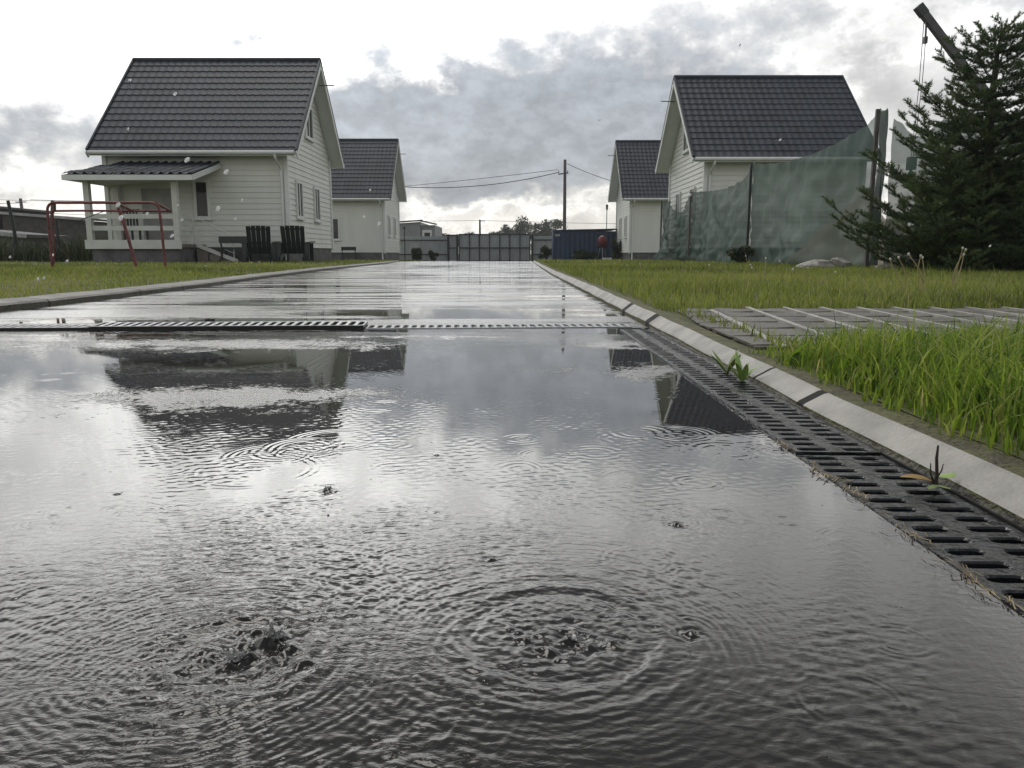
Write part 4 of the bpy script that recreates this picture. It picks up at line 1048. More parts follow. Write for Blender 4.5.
# ------------------------------------------------------------------ crane with boom beyond the netting
cr = thing('crane', 'old crane with raised dark boom and hanging hook cables behind spruce', 'crane', (20, 32, 0), absolute=True)
tip, foot = Vector((15.85, 32, 9.72)), Vector((22.6, 32, 2.2))
mid = foot.lerp(tip, .62)
mb = MB(); mb.bar(foot, mid, .32, .34); mb.bar(foot.lerp(tip, .60), tip, .24, .27); mb.build('boom', M['boom'], cr)
mb = MB(); mb.bar(tip-(tip-foot).normalized()*.35, tip+(tip-foot).normalized()*.08, .28, .31); mb.build('boom_head', M['darkmetal'], cr)
for dx in (.30, .42):
    mb = MB(); mb.tube([(15.78+dx, 32, 9.3), (15.80+dx, 32, 7), (15.85+dx*.6, 32, 4.1)], .014, 5); mb.build('hook_cable', M['wire'], cr)
mb = MB(); mb.box(16.14, 16.26, 31.93, 32.07, 8.4, 8.65); mb.tube([(16.2,32,8.6),(16.17,32,9.4)], .035, 6); mb.build('cable_clamp', M['darkmetal'], cr)
mb = MB(); mb.box(15.92, 16.2, 31.85, 32.15, 3.6, 4.1); mb.lathe((16.06, 32, 3.3), [(.03,0),(.12,.05),(.1,.2),(.04,.3)], 8); mb.build('hook_block', M['darkmetal'], cr)
mb = MB(); mb.box(17.0, 25, 31, 33.4, .75, 1.15); mb.box(19.8, 22.6, 30.9, 33.5, 1.15, 2.5); mb.build('chassis', M['boom'], cr)
mb = MB(); v = [(17.0,31,1.16),(18.9,31,1.16),(18.9,31,3.0),(17.5,31,3.0)]; mb.add(v+[(a,33.4,c) for a,b,c in v], [(0,1,2,3),(7,6,5,4),(0,4,5,1),(1,5,6,2),(2,6,7,3),(3,7,4,0)]); cab = mb.build('cab', M['cabpaint'], cr)
mb = MB(); mb.box(17.75, 18.7, 30.975, 30.995, 2.0, 2.8); mb.build('cab_window', M['glass'], cab)
for x in (17.9, 22.6, 24.1):
    for yv in (31.1, 33.0):
        mb = MB(); mb.tube([(x, yv, .52), (x, yv+.32, .52)], .52, 20); mb.build('wheel', M['rubber'], cr)

# ------------------------------------------------------------------ poles, wires, far buildings, trees
up = thing('utility_pole', 'tall grey utility pole rising behind the dark blue container', 'utility pole', (4.15, 62, -.25))
mb = MB(); mb.tube([(0,0,0),(-.02,0,7.75)], [.16,.11], 10); mb.build('shaft', M['weatherwood'], up)
mb = MB(); mb.bar((-.55,0,6.65),(.25,0,6.75),.07,.09); mb.build('crossarm', M['weatherwood'], up)
for x in (-.5, .18):
    mb = MB(); mb.lathe((x,0,6.75), [(.03,0),(.05,.04),(.035,.09),(.05,.13),(.02,.18)], 8); mb.build('insulator', M['pale'], up)
def wire(a, b, sag, r, label):
    a, b = Vector(a), Vector(b); pts = [a.lerp(b, i/24)-Vector((0,0,sag*4*(i/24)*(1-i/24))) for i in range(25)]
    mb = MB(); mb.tube(pts, r, 5); o = mb.build('power_line', M['wire']); tag(o, label, 'power line', 'overhead power lines')
wire((3.65, 62, 6.55), (-16, 62, 6.6), 1.2, .030, 'thicker sagging cable from the tall pole towards the left cottages')
wire((3.6, 62, 6.75), (-70, 90, 7.1), 1.6, .020, 'upper thin wire running left from the tall pole')
wire((4.3, 62, 7.2), (12, 50, 3.9), .5, .022, 'wire dropping from tall pole top behind the far right cottage')
wire((-4.4, 110, 4.9), (40, 112, 4.6), .3, .025, 'low thin wire right of the short far pole')
wire((-4.6, 110, 4.9), (-56, 90, 5.0), .5, .025, 'low thin wire between the short far pole and the braced pole')
wire((-56, 90, 6.0), (-110, 92, 6.1), .4, .03, 'upper wire leaving the braced pole to the left edge')
wire((-54.9, 90, 6.35), (-23, 95, 7.2), .4, .03, 'wire from the braced pole passing behind the porch')
p2 = thing('utility_pole', 'short far utility pole standing above the sliding gate', 'utility pole', (-4.5, 110, -.2))
mb = MB(); mb.tube([(0,0,0),(0,0,5.2)], [.17,.13], 8); mb.build('shaft', M['weatherwood'], p2)
mb = MB(); mb.bar((-.1,0,5.0),(.75,0,5.0),.08,.08); mb.build('crossarm', M['weatherwood'], p2)
p3 = thing('utility_pole', 'dark braced utility pole above sheds at far left', 'utility pole', (-56, 90, -.2))
mb = MB(); mb.tube([(.3,0,0),(0,0,6.7)], [.22,.16], 8); mb.build('shaft', M['weatherwood'], p3)
mb = MB(); mb.tube([(2.0,0,0),(.3,0,5.2)], [.2,.15], 8); mb.build('brace', M['weatherwood'], p3)
mb = MB(); mb.bar((-.6,0,6.3),(.6,0,6.3),.1,.1); mb.build('crossarm', M['weatherwood'], p3)

# grey building behind the fence
gb = thing('grey_building', 'grey flat-fronted building with sloping roof behind the metal fence', 'building', (-10, 76, -.2), absolute=True)
mb = MB(); v = [(-16,74,-.2),(-8.65,74,-.2),(-8.65,74,3.25),(-16,74,2.75)]; mb.add(v+[(a,82,c) for a,b,c in v], [(0,1,2,3),(7,6,5,4),(0,4,5,1),(1,5,6,2),(2,6,7,3),(3,7,4,0)])
mb.box(-8.64, -7.3, 74.3, 82, -.2, 2.95); mb.build('wall', M['greywall'], gb)
mb = MB(); mb.bar((-16.2,73.9,2.86),(-8.4,73.9,3.38),.5,.12); mb.bar((-8.7,74,3.35),(-7.1,74,3.02),.6,.12); mb.build('roof', M['darkroof'], gb)
mb = MB(); mb.box(-8.3, -7.75, 74.24, 74.29, 1.4, 2.25); w_ = mb.build('window', M['glass'], gb)
mb = MB()
for (a, b, c, d) in ((-8.5,-8.3,1.2,2.5),(-7.75,-7.6,1.2,2.5),(-8.3,-7.75,2.25,2.5)): mb.box(a, b, 74.2, 74.26, c, d)
mb.build('window_frame', M['trim'], w_)
fl = thing('lamp_post', 'thin dark lamp post before the fence near far left cottage', 'lamp', (-6.65, 48.5, -.2))
mb = MB(); mb.tube([(0,0,0),(0,0,1.95)], .03, 8); mb.build('pole', M['darkmetal'], fl)
mb = MB(); mb.lathe((0,0,1.95), [(.03,0),(.07,.04),(.07,.16),(.03,.2)], 10); mb.build('lantern', M['darkmetal'], fl)

def leaf_cloud(name, parent, centres, n, size, matn, r):
    """leaf-sized faces spread through clumps: centres = (x,y,z,rx,ry,rz)"""
    C_ = np.array(centres); w = C_[:, 3]*C_[:, 5]; idx = r.choice(len(C_), n, p=w/w.sum())
    q = r.normal(size=(n, 3)); q /= np.linalg.norm(q, axis=1)[:, None]; q *= (r.random(n)**.45)[:, None]
    p = C_[idx, :3]+q*C_[idx, 3:6]
    a = r.normal(size=(n, 3)); a /= np.linalg.norm(a, axis=1)[:, None]; b = np.cross(a, r.normal(size=(n, 3))); b /= np.linalg.norm(b, axis=1)[:, None]
    s = size*r.uniform(.6, 1.3, n)[:, None]
    V = np.stack([p-a*s, p+b*s*.5, p+a*s, p-b*s*.5], 1)
    tt = np.repeat(np.clip(.5+.22*r.normal(size=len(C_))[idx]+r.normal(0, .18, n), 0, 1), 4)
    return np_mesh(name, V.reshape(-1, 3), np.arange(n*4).reshape(n, 4), M[matn], parent, smooth=False, tint=tt)
def tree(x, yv, h, w, label, seed, name='broadleaf_tree', matn='fartree', n=5000, cat='tree', grp='trees beyond the metal fence', ls=.16):
    r = np.random.default_rng(seed); t = thing(name, label, cat, (x, yv, -.25), group=grp)
    mb = MB(); mb.tube([(0,0,0),(.1,0,h*.35),(0,0,h*.75)], [h*.03,h*.02,h*.006], 7)
    for k in range(5):
        a = k*1.3; mb.tube([(.05,0,h*(.3+.06*k)), (math.cos(a)*w*.4, math.sin(a)*w*.4, h*(.5+.07*k))], [h*.012, h*.004], 5)
    mb.build('trunk', M['bark'], t)
    cs = []
    for k in range(16):
        a = r.uniform(0, 6.28); f = r.uniform(.32, .95); rad = w*.5*math.sin(PI*min(1, (f-.18)/.86))**.7*r.uniform(.35, .95)
        s = w*.22*r.uniform(.7, 1.2); cs.append((math.cos(a)*rad, math.sin(a)*rad, h*f-s*.4, s, s, s*.8))
    leaf_cloud('crown', t, cs, n, ls, matn, r)
ft = [(2.6,160,8.4,7.0,'tallest rounded far tree above the right part of the gate'),(-1.4,165,6.6,5.0,'smaller far tree left of the tallest rounded tree'),(6.2,162,7.6,5.6,'far tree just left of the tall utility pole'),(10.0,158,7.6,5.6,'far tree just right of the tall utility pole foot'),(-4.5,170,5.3,5,'low far tree beside the short far pole'),
      (-9.5,172,5.2,5,'low far tree left of the short far pole'),(-15.5,165,5.6,4,'low far tree right of the grey building window'),(-20,168,5.4,6,'far tree next to the grey building'),(13,170,5.6,6,'low far tree behind the lamp by the far right cottage')]
for k, (x, yv, h, w, lab) in enumerate(ft): tree(x, yv, h, w, lab, 40+k, n=3500, ls=.22)

def bush(x, yv, z, h, w, label, seed, n=2500, matn='bush', ls=.05, grp='dark bushes'):
    r = np.random.default_rng(seed); t = thing('bush', label, 'bush', (x, yv, z), group=grp)
    mb = MB()
    for k in range(6): a = k*1.05; mb.tube([(0,0,0), (math.cos(a)*w*.15, math.sin(a)*w*.15, h*.4), (math.cos(a)*w*.35, math.sin(a)*w*.35, h*.8)], [.018, .012, .004], 5)
    mb.build('stem', M['bark'], t)
    cs = [(r.normal(0, w*.22), r.normal(0, w*.2), h*r.uniform(.2, .85), w*.24, w*.24, h*.2) for _ in range(9)]
    leaf_cloud('foliage', t, cs, n, ls, matn, r)
bush(-6.15, 50.5, -.22, 1.15, .7, 'dark bush before the grey fence right of the far lamp post', 60)
bush(-5.2, 51, -.22, .7, .5, 'lower bush before the grey fence beside the gate wicket', 61)
bush(2.15, 49, -.2, 1.0, .9, 'dark bush between the gate and the blue container', 62)
bush(4.0, 45.4, -.12, .7, 1.6, 'low dark bush before the middle of the blue container', 63)
bush(5.95, 44, -.12, 1.2, .8, 'dark bush at the end of the container by the cottage', 64)
bush(5.0, 17.2, .05, .45, .5, 'dark dry weed bush at the netting post foot', 65, n=1500, matn='weeds', ls=.035)

# left background: posts, sheds, weeds
fp = [(-14.3, 22.5, 1.72, .06, 'leftmost dark fence post leaning over the weeds'), (-13.4, 22.9, 1.75, -.08, 'thicker grey fence post just left of the red goal'), (-13.15, 22.7, 1.2, .0, 'short dark fence post seen through the red goal')]
for k, (x, yv, h, ln, lab) in enumerate(fp):
    mb = MB(); mb.tube([(0,0,-.1),(ln*.5,0,h*.5),(-ln,0,h)], [.055,.05,.045], 8); o = mb.build('fence_post', M['weatherwood'] if k == 1 else M['darkmetal']); o.location = (x, yv, .04)
    tag(o, lab, 'post', 'fence posts at the lawn edge')
def shed(label, x0, x1, y0, y1, h0, h1, wallm, group='low sheds beyond the left lawn', flip=False):
    t = thing('shed', label, 'shed', ((x0+x1)/2, y0, -.1), absolute=True, group=group)
    za, zb = (h0, h1)
    v = [(x0,y0,-.2),(x1,y0,-.2),(x1,y0,zb),(x0,y0,za)]; mb = MB(); mb.add(v+[(a,y1,c) for a,b,c in v], [(0,1,2,3),(7,6,5,4),(0,4,5,1),(1,5,6,2),(2,6,7,3),(3,7,4,0)]); mb.build('wall', wallm, t)
    mb = MB(); d = Vector((x1-x0, 0, zb-za)).normalized()*.3
    mb.bar((x0-d.x, (y0+y1)/2, za-d.z+.10), (x1+d.x, (y0+y1)/2, zb+d.z+.10), y1-y0+.6, .14); mb.build('roof', M['darkroof'], t)
    mb = MB(); mb.bar((x0-d.x, y0-.33, za-d.z+.08), (x1+d.x, y0-.33, zb+d.z+.08), .05, .16); mb.build('fascia', M['pale'], t)
    return t
shed('dark shed with roof sloping down right, at the far left edge', -28.5, -22.4, 36, 39, 1.55, 1.0, M['shedwood'])
shed('dark shed with roof rising right behind the leftmost post', -38.5, -33.0, 50, 56, 2.0, 3.05, M['shedwood'])
shed('dark low shed with nearly level roof behind the red goal', -32.4, -27, 50, 54, 2.75, 2.35, M['shedwood'])
shed('pale low building seen between the porch posts', -27.5, -22, 58, 62, 2.45, 2.35, M['pale'])
r_ = np.random.default_rng(77)

# ------------------------------------------------------------------ grass
def blades(name, X, Y, Z, L, W, matn, r, lean=.35, tintc=.45, tints=.2, segs=3, parent=None, tint=None):
    N = len(X); az = r.uniform(0, 2*PI, N); ln = np.abs(r.normal(lean, lean*.5, N)); sa = az+PI/2+r.normal(0, .5, N)
    V = np.empty((N, 2*segs+1, 3)); cx, sy = np.cos(az), np.sin(az)
    wx, wy = np.cos(sa)*W/2, np.sin(sa)*W/2
    for k in range(segs+1):
        t = k/segs; off = L*ln*t**2*1.1; zz = Z+L*t*(1-.28*ln*t)
        px, py = X+cx*off, Y+sy*off; w = (1-t)**.6
        if k < segs:
            V[:, 2*k] = np.stack([px-wx*w, py-wy*w, zz], -1); V[:, 2*k+1] = np.stack([px+wx*w, py+wy*w, zz], -1)
        else: V[:, 2*segs] = np.stack([px, py, zz], -1)
    n = 2*segs+1; base = (np.arange(N)*n)[:, None]
    quads = np.concatenate([base+np.array([[2*k, 2*k+1, 2*k+3, 2*k+2]]) for k in range(segs-1)]) if segs > 1 else np.zeros((0, 4), int)
    tip_ = base+np.array([[2*segs-2, 2*segs-1, 2*segs]])
    me = bpy.data.meshes.new(name); V = V.reshape(-1, 3)
    loops = np.concatenate([quads.ravel(), tip_.ravel()]); st = np.concatenate([np.arange(len(quads))*4, len(quads)*4+np.arange(N)*3])
    me.vertices.add(len(V)); me.vertices.foreach_set('co', V.astype(np.float32).ravel())
    me.loops.add(len(loops)); me.loops.foreach_set('vertex_index', loops.astype(np.int32))
    me.polygons.add(len(st)); me.polygons.foreach_set('loop_start', st.astype(np.int32))
    a = me.attributes.new('tint', 'FLOAT', 'POINT')
    tt = np.clip((tintc if tint is None else tint)+r.normal(0, tints, N), 0, .93); dry = r.random(N) < .03; tt[dry] = 1
    a.data.foreach_set('value', np.repeat(tt, n).astype(np.float32))
    me.update(calc_edges=True); me.validate()
    return finish(me, name, M[matn], parent, True)
def nz(X, Y, k, s): return np.sin(X*k+s)*np.sin(Y*k*.83+s*2.1)+.5*np.sin(X*k*2.3+Y*k*1.1+s*3)
gr = np.random.default_rng(11)
def field(n, x0, x1, y0, y1, keep, pw=1.0):
    t = gr.random(n)**pw; Y = y0+(y1-y0)*t; X = gr.uniform(x0, x1, n); k = keep(X, Y); return X[k], Y[k]
def rkn(Y): return np.interp(Y, [t[0] for t in RK], [t[1] for t in RK])
def lkn(Y): return np.interp(Y, [t[0] for t in LK], [t[1] for t in LK])
# tall grass between kerb and paving, nearest on the right
X, Y = field(34000, .55, 2.6, .45, 2.0, lambda X, Y: (X > .568+.010*np.sin(Y*31)+.010*np.sin(Y*77)) & (Y < 1.80+.12*np.clip((X-.8)/.5, 0, 1)+.06*np.sin(X*17)))
edge = np.clip((X-.54)/.13, .25, 1)
o = blades('grass', X, Y, lawn_r(X, Y), (.055+.060*gr.random(len(X))+.045*gr.random(len(X))**3)*edge*np.interp(Y,[1.3,1.85],[1,.72])*(.88+.12*nz(X, Y, 9, 1)), gr.uniform(.0022, .0048, len(X)), 'grass_near', gr, .42, tint=.46+.16*nz(X, Y, 6, 2)+.12*nz(X, Y, 19, 1), tints=.24, segs=4)
tag(o, 'tall bright grass behind the kerb in front of the paving', 'grass', kind='stuff')
X, Y = field(5200, .56, 2.6, .5, 2.0, lambda X, Y: (X > .60+.02*np.sin(Y*23)) & (Y < 1.86))
o = blades('grass', X, Y, lawn_r(X, Y), gr.uniform(.07, .17, len(X))*np.clip((X-.52)/.2, .35, 1)*np.interp(Y,[1.3,1.85],[1,.7]), gr.uniform(.003, .0062, len(X)), 'grass_near', gr, .85, tint=.55+.2*nz(X, Y, 8, 4), tints=.28, segs=5)
tag(o, 'long bent grass blades among the tall grass behind the kerb', 'grass', kind='stuff')
X, Y = field(700, .58, 2.2, .55, 1.9, lambda X, Y: nz(X, Y, 7, 1.5) > .25)
o = blades('weeds', X, Y, lawn_r(X, Y), gr.uniform(.03, .08, len(X)), gr.uniform(.012, .022, len(X)), 'grass_near', gr, .9, tint=.35+.1*nz(X, Y, 8, 4), tints=.2, segs=5)
tag(o, 'broad low weed leaves among the tall grass behind the kerb', 'weeds', kind='stuff')
allg = []
X, Y = field(46000, .6, 7.5, 3.14, 8.0, lambda X, Y: (X > rkn(Y)+.12) & (X < .9*Y+.6), 1.3); allg.append((X, Y, .034, .075, .0035, .0065))
X, Y = field(42000, .6, 15, 8.0, 16, lambda X, Y: (X > rkn(Y)+.12) & (X < .8*Y+.6), 1.2); allg.append((X, Y, .036, .080, .006, .011))
X, Y = field(34000, .6, 24, 16, 52, lambda X, Y: (X > rkn(Y)+.12) & (X < .6*Y), 1.4); allg.append((X, Y, .035, .07, .014, .03))
for X, Y, l0, l1, w0, w1 in allg:
    k = nz(X, Y, 1.7, .6)
    o = blades('grass', X, Y, lawn_r(X, Y), gr.uniform(l0*.8, l1, len(X))*(1+.30*k)*(1+.9*(gr.random(len(X))>.96)), gr.uniform(w0, w1, len(X)), 'grass_lawn', gr, .45, tint=.46+.20*nz(X, Y, .9, 3)+.12*nz(X, Y, 3.1, 1), segs=2)
    tag(o, 'mown green lawn grass right of the lane', 'grass', kind='stuff')
for n, y0, y1, x0, l0, l1, w0, w1 in ((9000, -1, 2.9, -5, .022, .045, .003, .006), (36000, 2.9, 8, -9, .022, .042, .004, .007), (36000, 8, 15, -14, .026, .05, .007, .012), (34000, 15, 50, -26, .03, .06, .014, .028)):
    X, Y = field(n, x0, -2.3, y0, y1, lambda X, Y: (X < lkn(Y)-.135) & (X > -.85*np.abs(Y)-3), 1.2)
    k = nz(X, Y, 1.5, 2)
    o = blades('grass', X, Y, lawn_l(X, Y), gr.uniform(l0*.8, l1, len(X))*(1+.30*k)*(1+.9*(gr.random(len(X))>.96)), gr.uniform(w0, w1, len(X)), 'grass_lawn', gr, .5, tint=.48+.18*nz(X, Y, .8, 5)+.12*nz(X, Y, 2.7, 2), segs=2)
    tag(o, 'mown green lawn grass left of the lane', 'grass', kind='stuff')
# rough weeds at the far edge of the left lawn
X, Y = field(15000, -26, -11.4, 21.6, 27, lambda X, Y: X > -20-.3*(Y-20)); k = nz(X, Y, 1.1, 4)
o = blades('weeds', X, Y, np.full(len(X), .04), gr.uniform(.25, .85, len(X))*(1+.25*k), gr.uniform(.02, .045, len(X)), 'weeds', gr, .35, tint=.42+.2*k, segs=3)
tag(o, 'rough tall weeds along the far edge of the left lawn', 'weeds', kind='stuff')
# tufts between the paving slabs and along its edges
X = np.concatenate([gr.uniform(.62, 4, 700), .66+gr.normal(0, .02, 250)]); Y = np.concatenate([3.16+gr.normal(0, .02, 700), gr.uniform(1.7, 3.1, 250)])
o = blades('grass', X, Y, np.full(len(X), .036), gr.uniform(.015, .05, len(X)), gr.uniform(.003, .006, len(X)), 'grass_lawn', gr, .5, segs=2)
tag(o, 'thin grass growing along the paving edges', 'grass', kind='stuff')
# dry straw washed along the near grate
def straw():
    N = 300; y = gr.uniform(.45, 1.06, N); y = y[(np.sin(y*57)+np.sin(y*23+1)+gr.normal(0,.7,N)) > -.2]; N = len(y); c = .3715+.004*np.sin(y*40)+.003*np.sin(y*97); x = c+gr.normal(0, .0036, N)
    V, F, T = [], [], []
    for i in range(N):
        a = PI/2+gr.normal(0, .5); L = gr.uniform(.006, .024); w = gr.uniform(.0004, .0012); z = .0015+abs(gr.normal(0, .0015)); b = gr.normal(0, .25)
        o = len(V); d = np.array([math.cos(a), math.sin(a)]); s = np.array([-d[1], d[0]])
        for k, t in enumerate((-.5, 0, .5)):
            p = np.array([x[i], y[i]])+d*L*t+s*b*L*(t*t-.1); zz = z+(.002 if k == 1 else gr.uniform(-.0005, .001))
            for sg in (-1, 1): q = p+s*sg*w/2; V.append((q[0], q[1], zz)); 
        tv = gr.random(); T += [tv]*6
        F += [(o, o+1, o+3, o+2), (o+2, o+3, o+5, o+4)]
    st = np_mesh('straw', np.array(V), np.array(F), M['straw'], tint=np.array(T)); tag(st, 'dry straw washed up along the near grate edge', 'straw', kind='stuff')
straw()

# ------------------------------------------------------------------ weeds by the kerb and flower stalks in the lawn
def leaf(mb, p, az, el, L, W, curl=.4, n=6):
    p = Vector(p); V, F = [], []
    for k in range(n+1):
        t = k/n; e = el-curl*t; d = Vector((math.cos(az)*math.cos(e), math.sin(az)*math.cos(e), math.sin(e)))
        if k: p = p+d*(L/n)
        s = Vector((-math.sin(az), math.cos(az), 0)); w = W*math.sin(PI*min(.98, .06+t*.93))**.8/2
        up_ = d.cross(s)*-1
        V += [p-s*w+up_*w*.35, p, p+s*w+up_*w*.35]
    for k in range(n): a = k*3; F += [(a, a+1, a+4, a+3), (a+1, a+2, a+5, a+4)]
    mb.add(V, F)
def rosette(x, y, z, label, leaves, mt, seed):
    r = random.Random(seed); t = thing('weed', label, 'weed', (x, y, z), group='broad-leaved weeds at the kerb')
    for k in range(leaves):
        mb = MB(); leaf(mb, (0,0,0), k*2.4+r.uniform(-.3, .3), r.uniform(1.0, 1.45), r.uniform(.040, .070), r.uniform(.010, .016), r.uniform(.2, .9)); mb.build('leaf', mt, t, smooth=True)
    return t
rosette(.468, 1.655, .004, 'left of two small broad-leaved weeds between kerb and grate', 6, M['darkleaf'], 3)
rosette(.468, 1.545, .004, 'right of two small broad-leaved weeds between kerb and grate', 8, M['greenleaf'], 8)
tw = thing('weed', 'dark upright twig with a yellow leaf by the near kerb', 'weed', (.470, .825, .004))
mb = MB(); mb.tube([(0,0,0),(.001,0,.016),(-.001,0,.034),(0,.001,.048)], [.0022,.0018,.0016,.001], 6); mb.tube([(0,0,.003),(-.006,0,.016),(-.007,0,.028)], [.0013,.001,.0005], 5); mb.tube([(0,0,.008),(.006,0,.02),(.007,0,.027)], [.001,.0008,.0005], 5); mb.build('stem', M['twig'], tw)
mb = MB(); leaf(mb, (-.004,0,.008), PI-.1, .75, .036, .016, 1.1); mb.build('yellow_leaf', M['yellowleaf'], tw, smooth=True)
mb = MB(); leaf(mb, (.003,0,.012), .1, .6, .022, .015, .7); mb.build('green_leaf', M['greenleaf'], tw, smooth=True)
mb = MB(); leaf(mb, (0,-.002,.004), PI+.7, .3, .02, .008, .6); leaf(mb, (0,-.002,.004), -1.0, .3, .017, .007, .6); mb.build('low_leaf', M['darkleaf'], tw, smooth=True)
# small tuft at the paving corner
rosette(.70, 1.90, .036, 'low leafy weed at the paving corner behind the kerb', 9, M['greenleaf'], 15).scale = (.6, .6, .5)

def stalks(x, y, label, specs, head=True):
    z0 = float(lawn_r(np.array(x), np.array(y))); t = thing('flower_stalk', label, 'weed stalk', (x, y, z0), group='dry flower stalks in the right lawn')
    for (dx, dz, bend) in specs:
        pts = [(dx*(q**1.5)+bend*math.sin(PI*q)*.05, .01*q, dz*q-(.35*dz*max(0, q-.75)**1.2 if abs(dx) > .12 else 0)) for q in (0, .2, .4, .6, .8, 1)]
        mb = MB(); mb.tube(pts, [.0045,.004,.0035,.003,.0028,.0025], 6); st = mb.build('stalk', M['stalk'], t)
        e = pts[-1]; mb = MB(); mb.lathe(e, [(.003,-.005),(.007,0),(.0075,.006),(.004,.012)], 8); mb.build('head', M['fluff'], st)
def at_ground(px, py, z=.045):
    F, H = 770., 254.; P = math.atan((384-H)/F); a = (px-512)/F; v = (384-py)/F
    dy = math.cos(P)+v*math.sin(P); dz = -math.sin(P)+v*math.cos(P); q = (z-CAMH)/dz; return a*q, dy*q
for px, py, lab, specs in [(905, 290, 'pair of thin stalks with pale heads left of the spruce foot', [(-.05,.20,.3),(-.10,.19,-.4)]), (922, 292, 'cluster of three thin stalks before the spruce middle', [(-.09,.22,.4),(-.01,.20,.2),(-.02,.21,-.5)]), (952, 288, 'tallest bunch of tan stalks before the spruce', [(.05,.26,.1),(.07,.25,-.3),(.06,.22,.4)]),
                           (735, 280, 'stalk bent far over to the left in the right lawn', [(-.22,.14,.2)]), (762, 283, 'upright stalks beside the darker bush at netting foot', [(.02,.20,.2),(-.08,.13,.3)]), (815, 285, 'arching stalks right of the lawn middle', [(-.16,.13,.3),(.14,.11,.4)]), (748, 275, 'small grey-headed stalk below the netting middle', [(-.03,.20,.1)]), (790, 278, 'single stalk leaning left below the netting', [(-.10,.16,.2)]), (640, 275, 'single thin stalk in the lawn near the kerb', [(.0,.12,.1)])]:
    gx, gy = at_ground(px, py); stalks(gx, gy, lab, specs)
# white clover-like flower heads in the lawns
cl = None
for k in range(15):
    if k < 9: gx, gy = gr.uniform(-9, -3.5), gr.uniform(5, 16)
    else: gx, gy = gr.uniform(1.2, 5), gr.uniform(4.5, 11)
    if gx < 0 and gx > interp(LK, gy)-.3: gx -= 2
    zz = float((lawn_l if gx < 0 else lawn_r)(np.array(gx), np.array(gy)))
    if cl is None:
        mb = MB(); mb.tube([(0,0,0),(.004,0,.03),(0,0,.062)], .0025, 5); mb.lathe((0,0,.058), [(.006,0),(.016,.006),(.017,.014),(.009,.024)], 9, 1)
        cl = o = mb.build('flower', [M['stalk'], M['fluff']])
    else: o = cl.copy(); COL.objects.link(o)
    o.location = (gx, gy, zz); o.rotation_euler = (gr.normal(0, .1), gr.normal(0, .1), gr.uniform(0, 6)); s = gr.uniform(.6, .95); o.scale = (s, s, s)
    tag(o, 'small white flower head standing in the lawn grass', 'flower', 'white flowers in the lawns')

# ------------------------------------------------------------------ falling rain drops
M['drop'] = bpy.data.materials.new('rain_drop'); M['drop'].use_nodes = True
b = M['drop'].node_tree.nodes['Principled BSDF']; b.inputs['Transmission Weight'].default_value = .45; b.inputs['IOR'].default_value = 1.2; b.inputs['Roughness'].default_value = .9; b.inputs['Base Color'].default_value = (1,1,1,1)
F_, H_ = 770., 254.; P_ = math.atan((384-H_)/F_)
def ray_at(px, py, Yd):
    a = (px-512)/F_; v = (384-py)/F_; dy = math.cos(P_)+v*math.sin(P_); dz = -math.sin(P_)+v*math.cos(P_); t = Yd/dy
    return (a*t, Yd, CAMH+dz*t)
drp = [(187,160,1.0),(226,172,1.0),(242,200,1.1),(218,209,1.0),(235,219,1.1),(121,218,.9),(178,205,1.3),(172,236,1.2),(147,214,1.4),(182,220,1.4),(364,217,1.2),(379,224,1.1),(67,261,1.2),(53,255,1.3),(10,257,1.3),(38,279,1.3),(44,278,1.5),(128,129,1.6),(175,94,1.5),(130,80,1.6),(370,190,1.6),(118,205,.8),(690,195,1.8),(780,140,1.9),(990,246,1.4),(600,120,1.9),(740,45,1.8),(460,190,2.0)]
d0 = None
for px, py, yd in drp:
    if d0 is None:
        mb = MB(); mb.lathe((0,0,0), [(.0002,-.0024),(.0012,-.0021),(.002,-.0012),(.0022,0),(.002,.0012),(.0012,.0022),(.0002,.0026)], 12); d0 = o = mb.build('raindrop', M['drop'], smooth=True)
    else: o = d0.copy(); COL.objects.link(o)
    o.location = ray_at(px, py, yd); s = gr.uniform(.6, 1.15); o.scale = (s, s, s*1.5); o.rotation_euler = (0, R(gr.normal(40, 15)), 0)
    tag(o, 'tiny rain drop falling through the air', 'rain drop', 'falling rain drops')
# glassy jets of the two big splashes
M['splash'] = bpy.data.materials.new('splash_water'); M['splash'].use_nodes = True
b = M['splash'].node_tree.nodes['Principled BSDF']; b.inputs['Transmission Weight'].default_value = .75; b.inputs['IOR'].default_value = 1.33; b.inputs['Roughness'].default_value = .03; b.inputs['Base Color'].default_value = (.55,.55,.54,1)
def splash(px, py, label, jets):
    cx, cy = u(px, py); rj = random.Random(px); mb = MB()
    for (dx, dy, h, lx, ly, r0) in jets:
        pts = []; n = 9
        for k in range(n+1):
            t = k/n; pts.append((dx+lx*t*t, dy+ly*t*t, h*(t-.12*t*t)+.0002))
        rad = [r0*((1-t)**1.6*.9+.16+.14*math.sin(t*9+dx*999)*t+(.16 if .86 < t < .97 else 0)) for t in [k/n for k in range(n)]]+[r0*.05]
        rad[0] *= 1.35
        mb.tube(pts, rad, 10)
    o = mb.build('splash', M['splash'], smooth=True); o.location = (cx, cy, .0015); tag(o, label, 'splash', 'rain splashes on the water')
splash(272, 638, 'tallest pointed splash in the left ring of ripples', [(0,0,.0115,.0006,0,.0034),(.0042,-.001,.0072,.0042,0,.0026),(-.0032,0,.0060,-.005,.001,.0024),(.001,-.003,.0048,.002,-.003,.0024),(-.001,.003,.007,-.002,.003,.002)])
splash(236, 659, 'lower broad splash left of the tallest pointed one', [(0,0,.0072,-.002,0,.0036),(.0045,.001,.0052,.005,0,.0028),(-.0042,0,.0050,-.006,0,.0026),(.001,-.003,.0035,.001,-.004,.0026)])
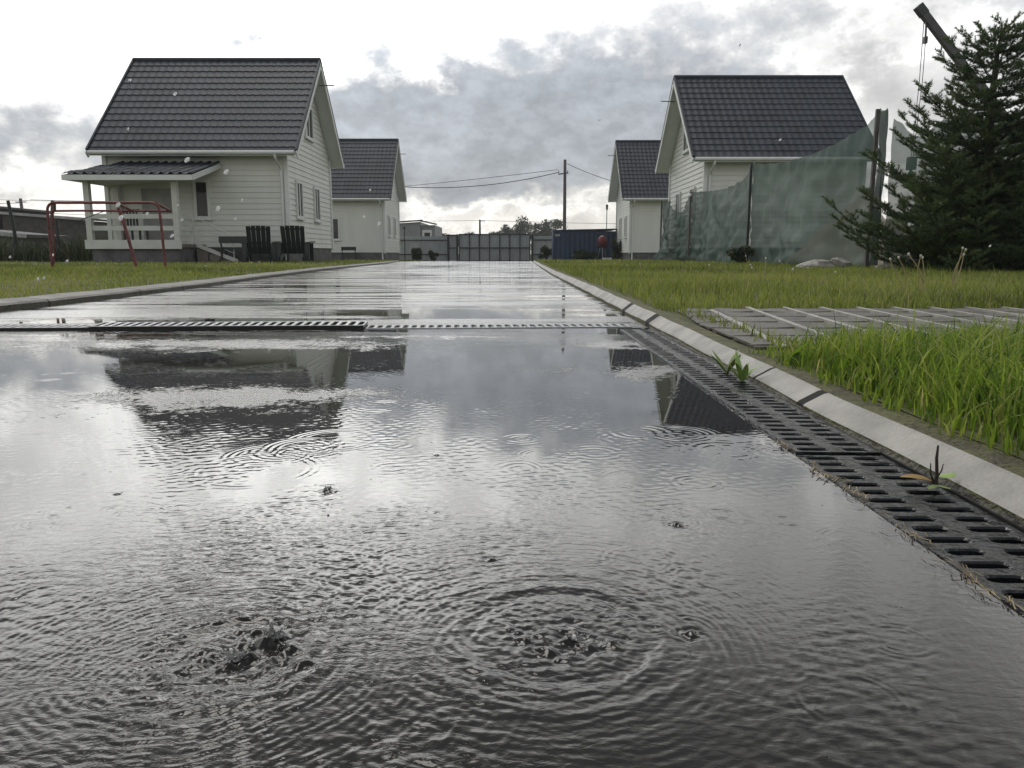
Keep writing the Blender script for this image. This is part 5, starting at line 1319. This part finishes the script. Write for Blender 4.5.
splash(575, 640, 'small splash in the middle of the wider right ring', [(0,0,.0058,.001,0,.0030),(.004,0,.0035,.003,0,.0024),(-.004,.001,.0032,-.003,0,.0024)])
splash(328, 490, 'small crown splash below the house reflection', [(.0026*math.cos(a), .0026*math.sin(a), .0022+.0008*math.sin(a*3), .0016*math.cos(a), .0016*math.sin(a), .0019) for a in [k*.898 for k in range(7)]])
# droplets thrown up by the splashes
for px, py, hh in ((272,610,.0105),(268,605,.014),(250,630,.011),(283,612,.008),(232,640,.011),(522,628,.008),(574,622,.008),(690,618,.007),(328,484,.006)):
    cx, cy = u(px, py+26); o = d0.copy(); COL.objects.link(o); o.location = (cx, cy, hh); s = gr.uniform(.4, .7); o.scale = (s, s, s); o.rotation_euler = (0, 0, 0)
    tag(o, 'tiny water droplet thrown up above a splash', 'droplet', 'droplets above the splashes')

# ------------------------------------------------------------------ rain haze
mb = MB(); mb.box(-130, 130, -30, 230, -1.4, 14); hz = mb.build('haze', bpy.data.materials.new('rain_haze'))
m = hz.data.materials[0]; m.use_nodes = True; nt = m.node_tree; nt.nodes.clear(); ho = nt.nodes.new('ShaderNodeOutputMaterial'); pvn = nt.nodes.new('ShaderNodeVolumePrincipled')
pvn.inputs['Color'].default_value = (.92,.94,.96,1); pvn.inputs['Density'].default_value = .0007; nt.links.new(pvn.outputs[0], ho.inputs['Volume'])
tag(hz, 'thin grey rain haze over the whole place', 'haze', kind='stuff')
# ------------------------------------------------------------------ camera and render settings
cam = bpy.data.cameras.new('camera'); co = bpy.data.objects.new('camera', cam); COL.objects.link(co)
co.location = (0, 0, CAMH); co.rotation_euler = (PI/2-P_, 0, 0)
cam.sensor_width = 36; cam.lens = 36*F_/1024; cam.clip_start = .02; cam.clip_end = 5000
scene.camera = co
vs = scene.view_settings; scene.display_settings.display_device = 'sRGB'
vs.view_transform = 'Standard'; vs.look = 'None'; vs.exposure = .48; vs.gamma = 1; vs.use_curve_mapping = False
scene.cycles.max_bounces = 8; scene.cycles.transparent_max_bounces = 12; scene.cycles.use_denoising = True
scene.cycles.caustics_reflective = False; scene.cycles.caustics_refractive = False
for o in list(scene.objects):
    if '_abs' in o: del o['_abs']
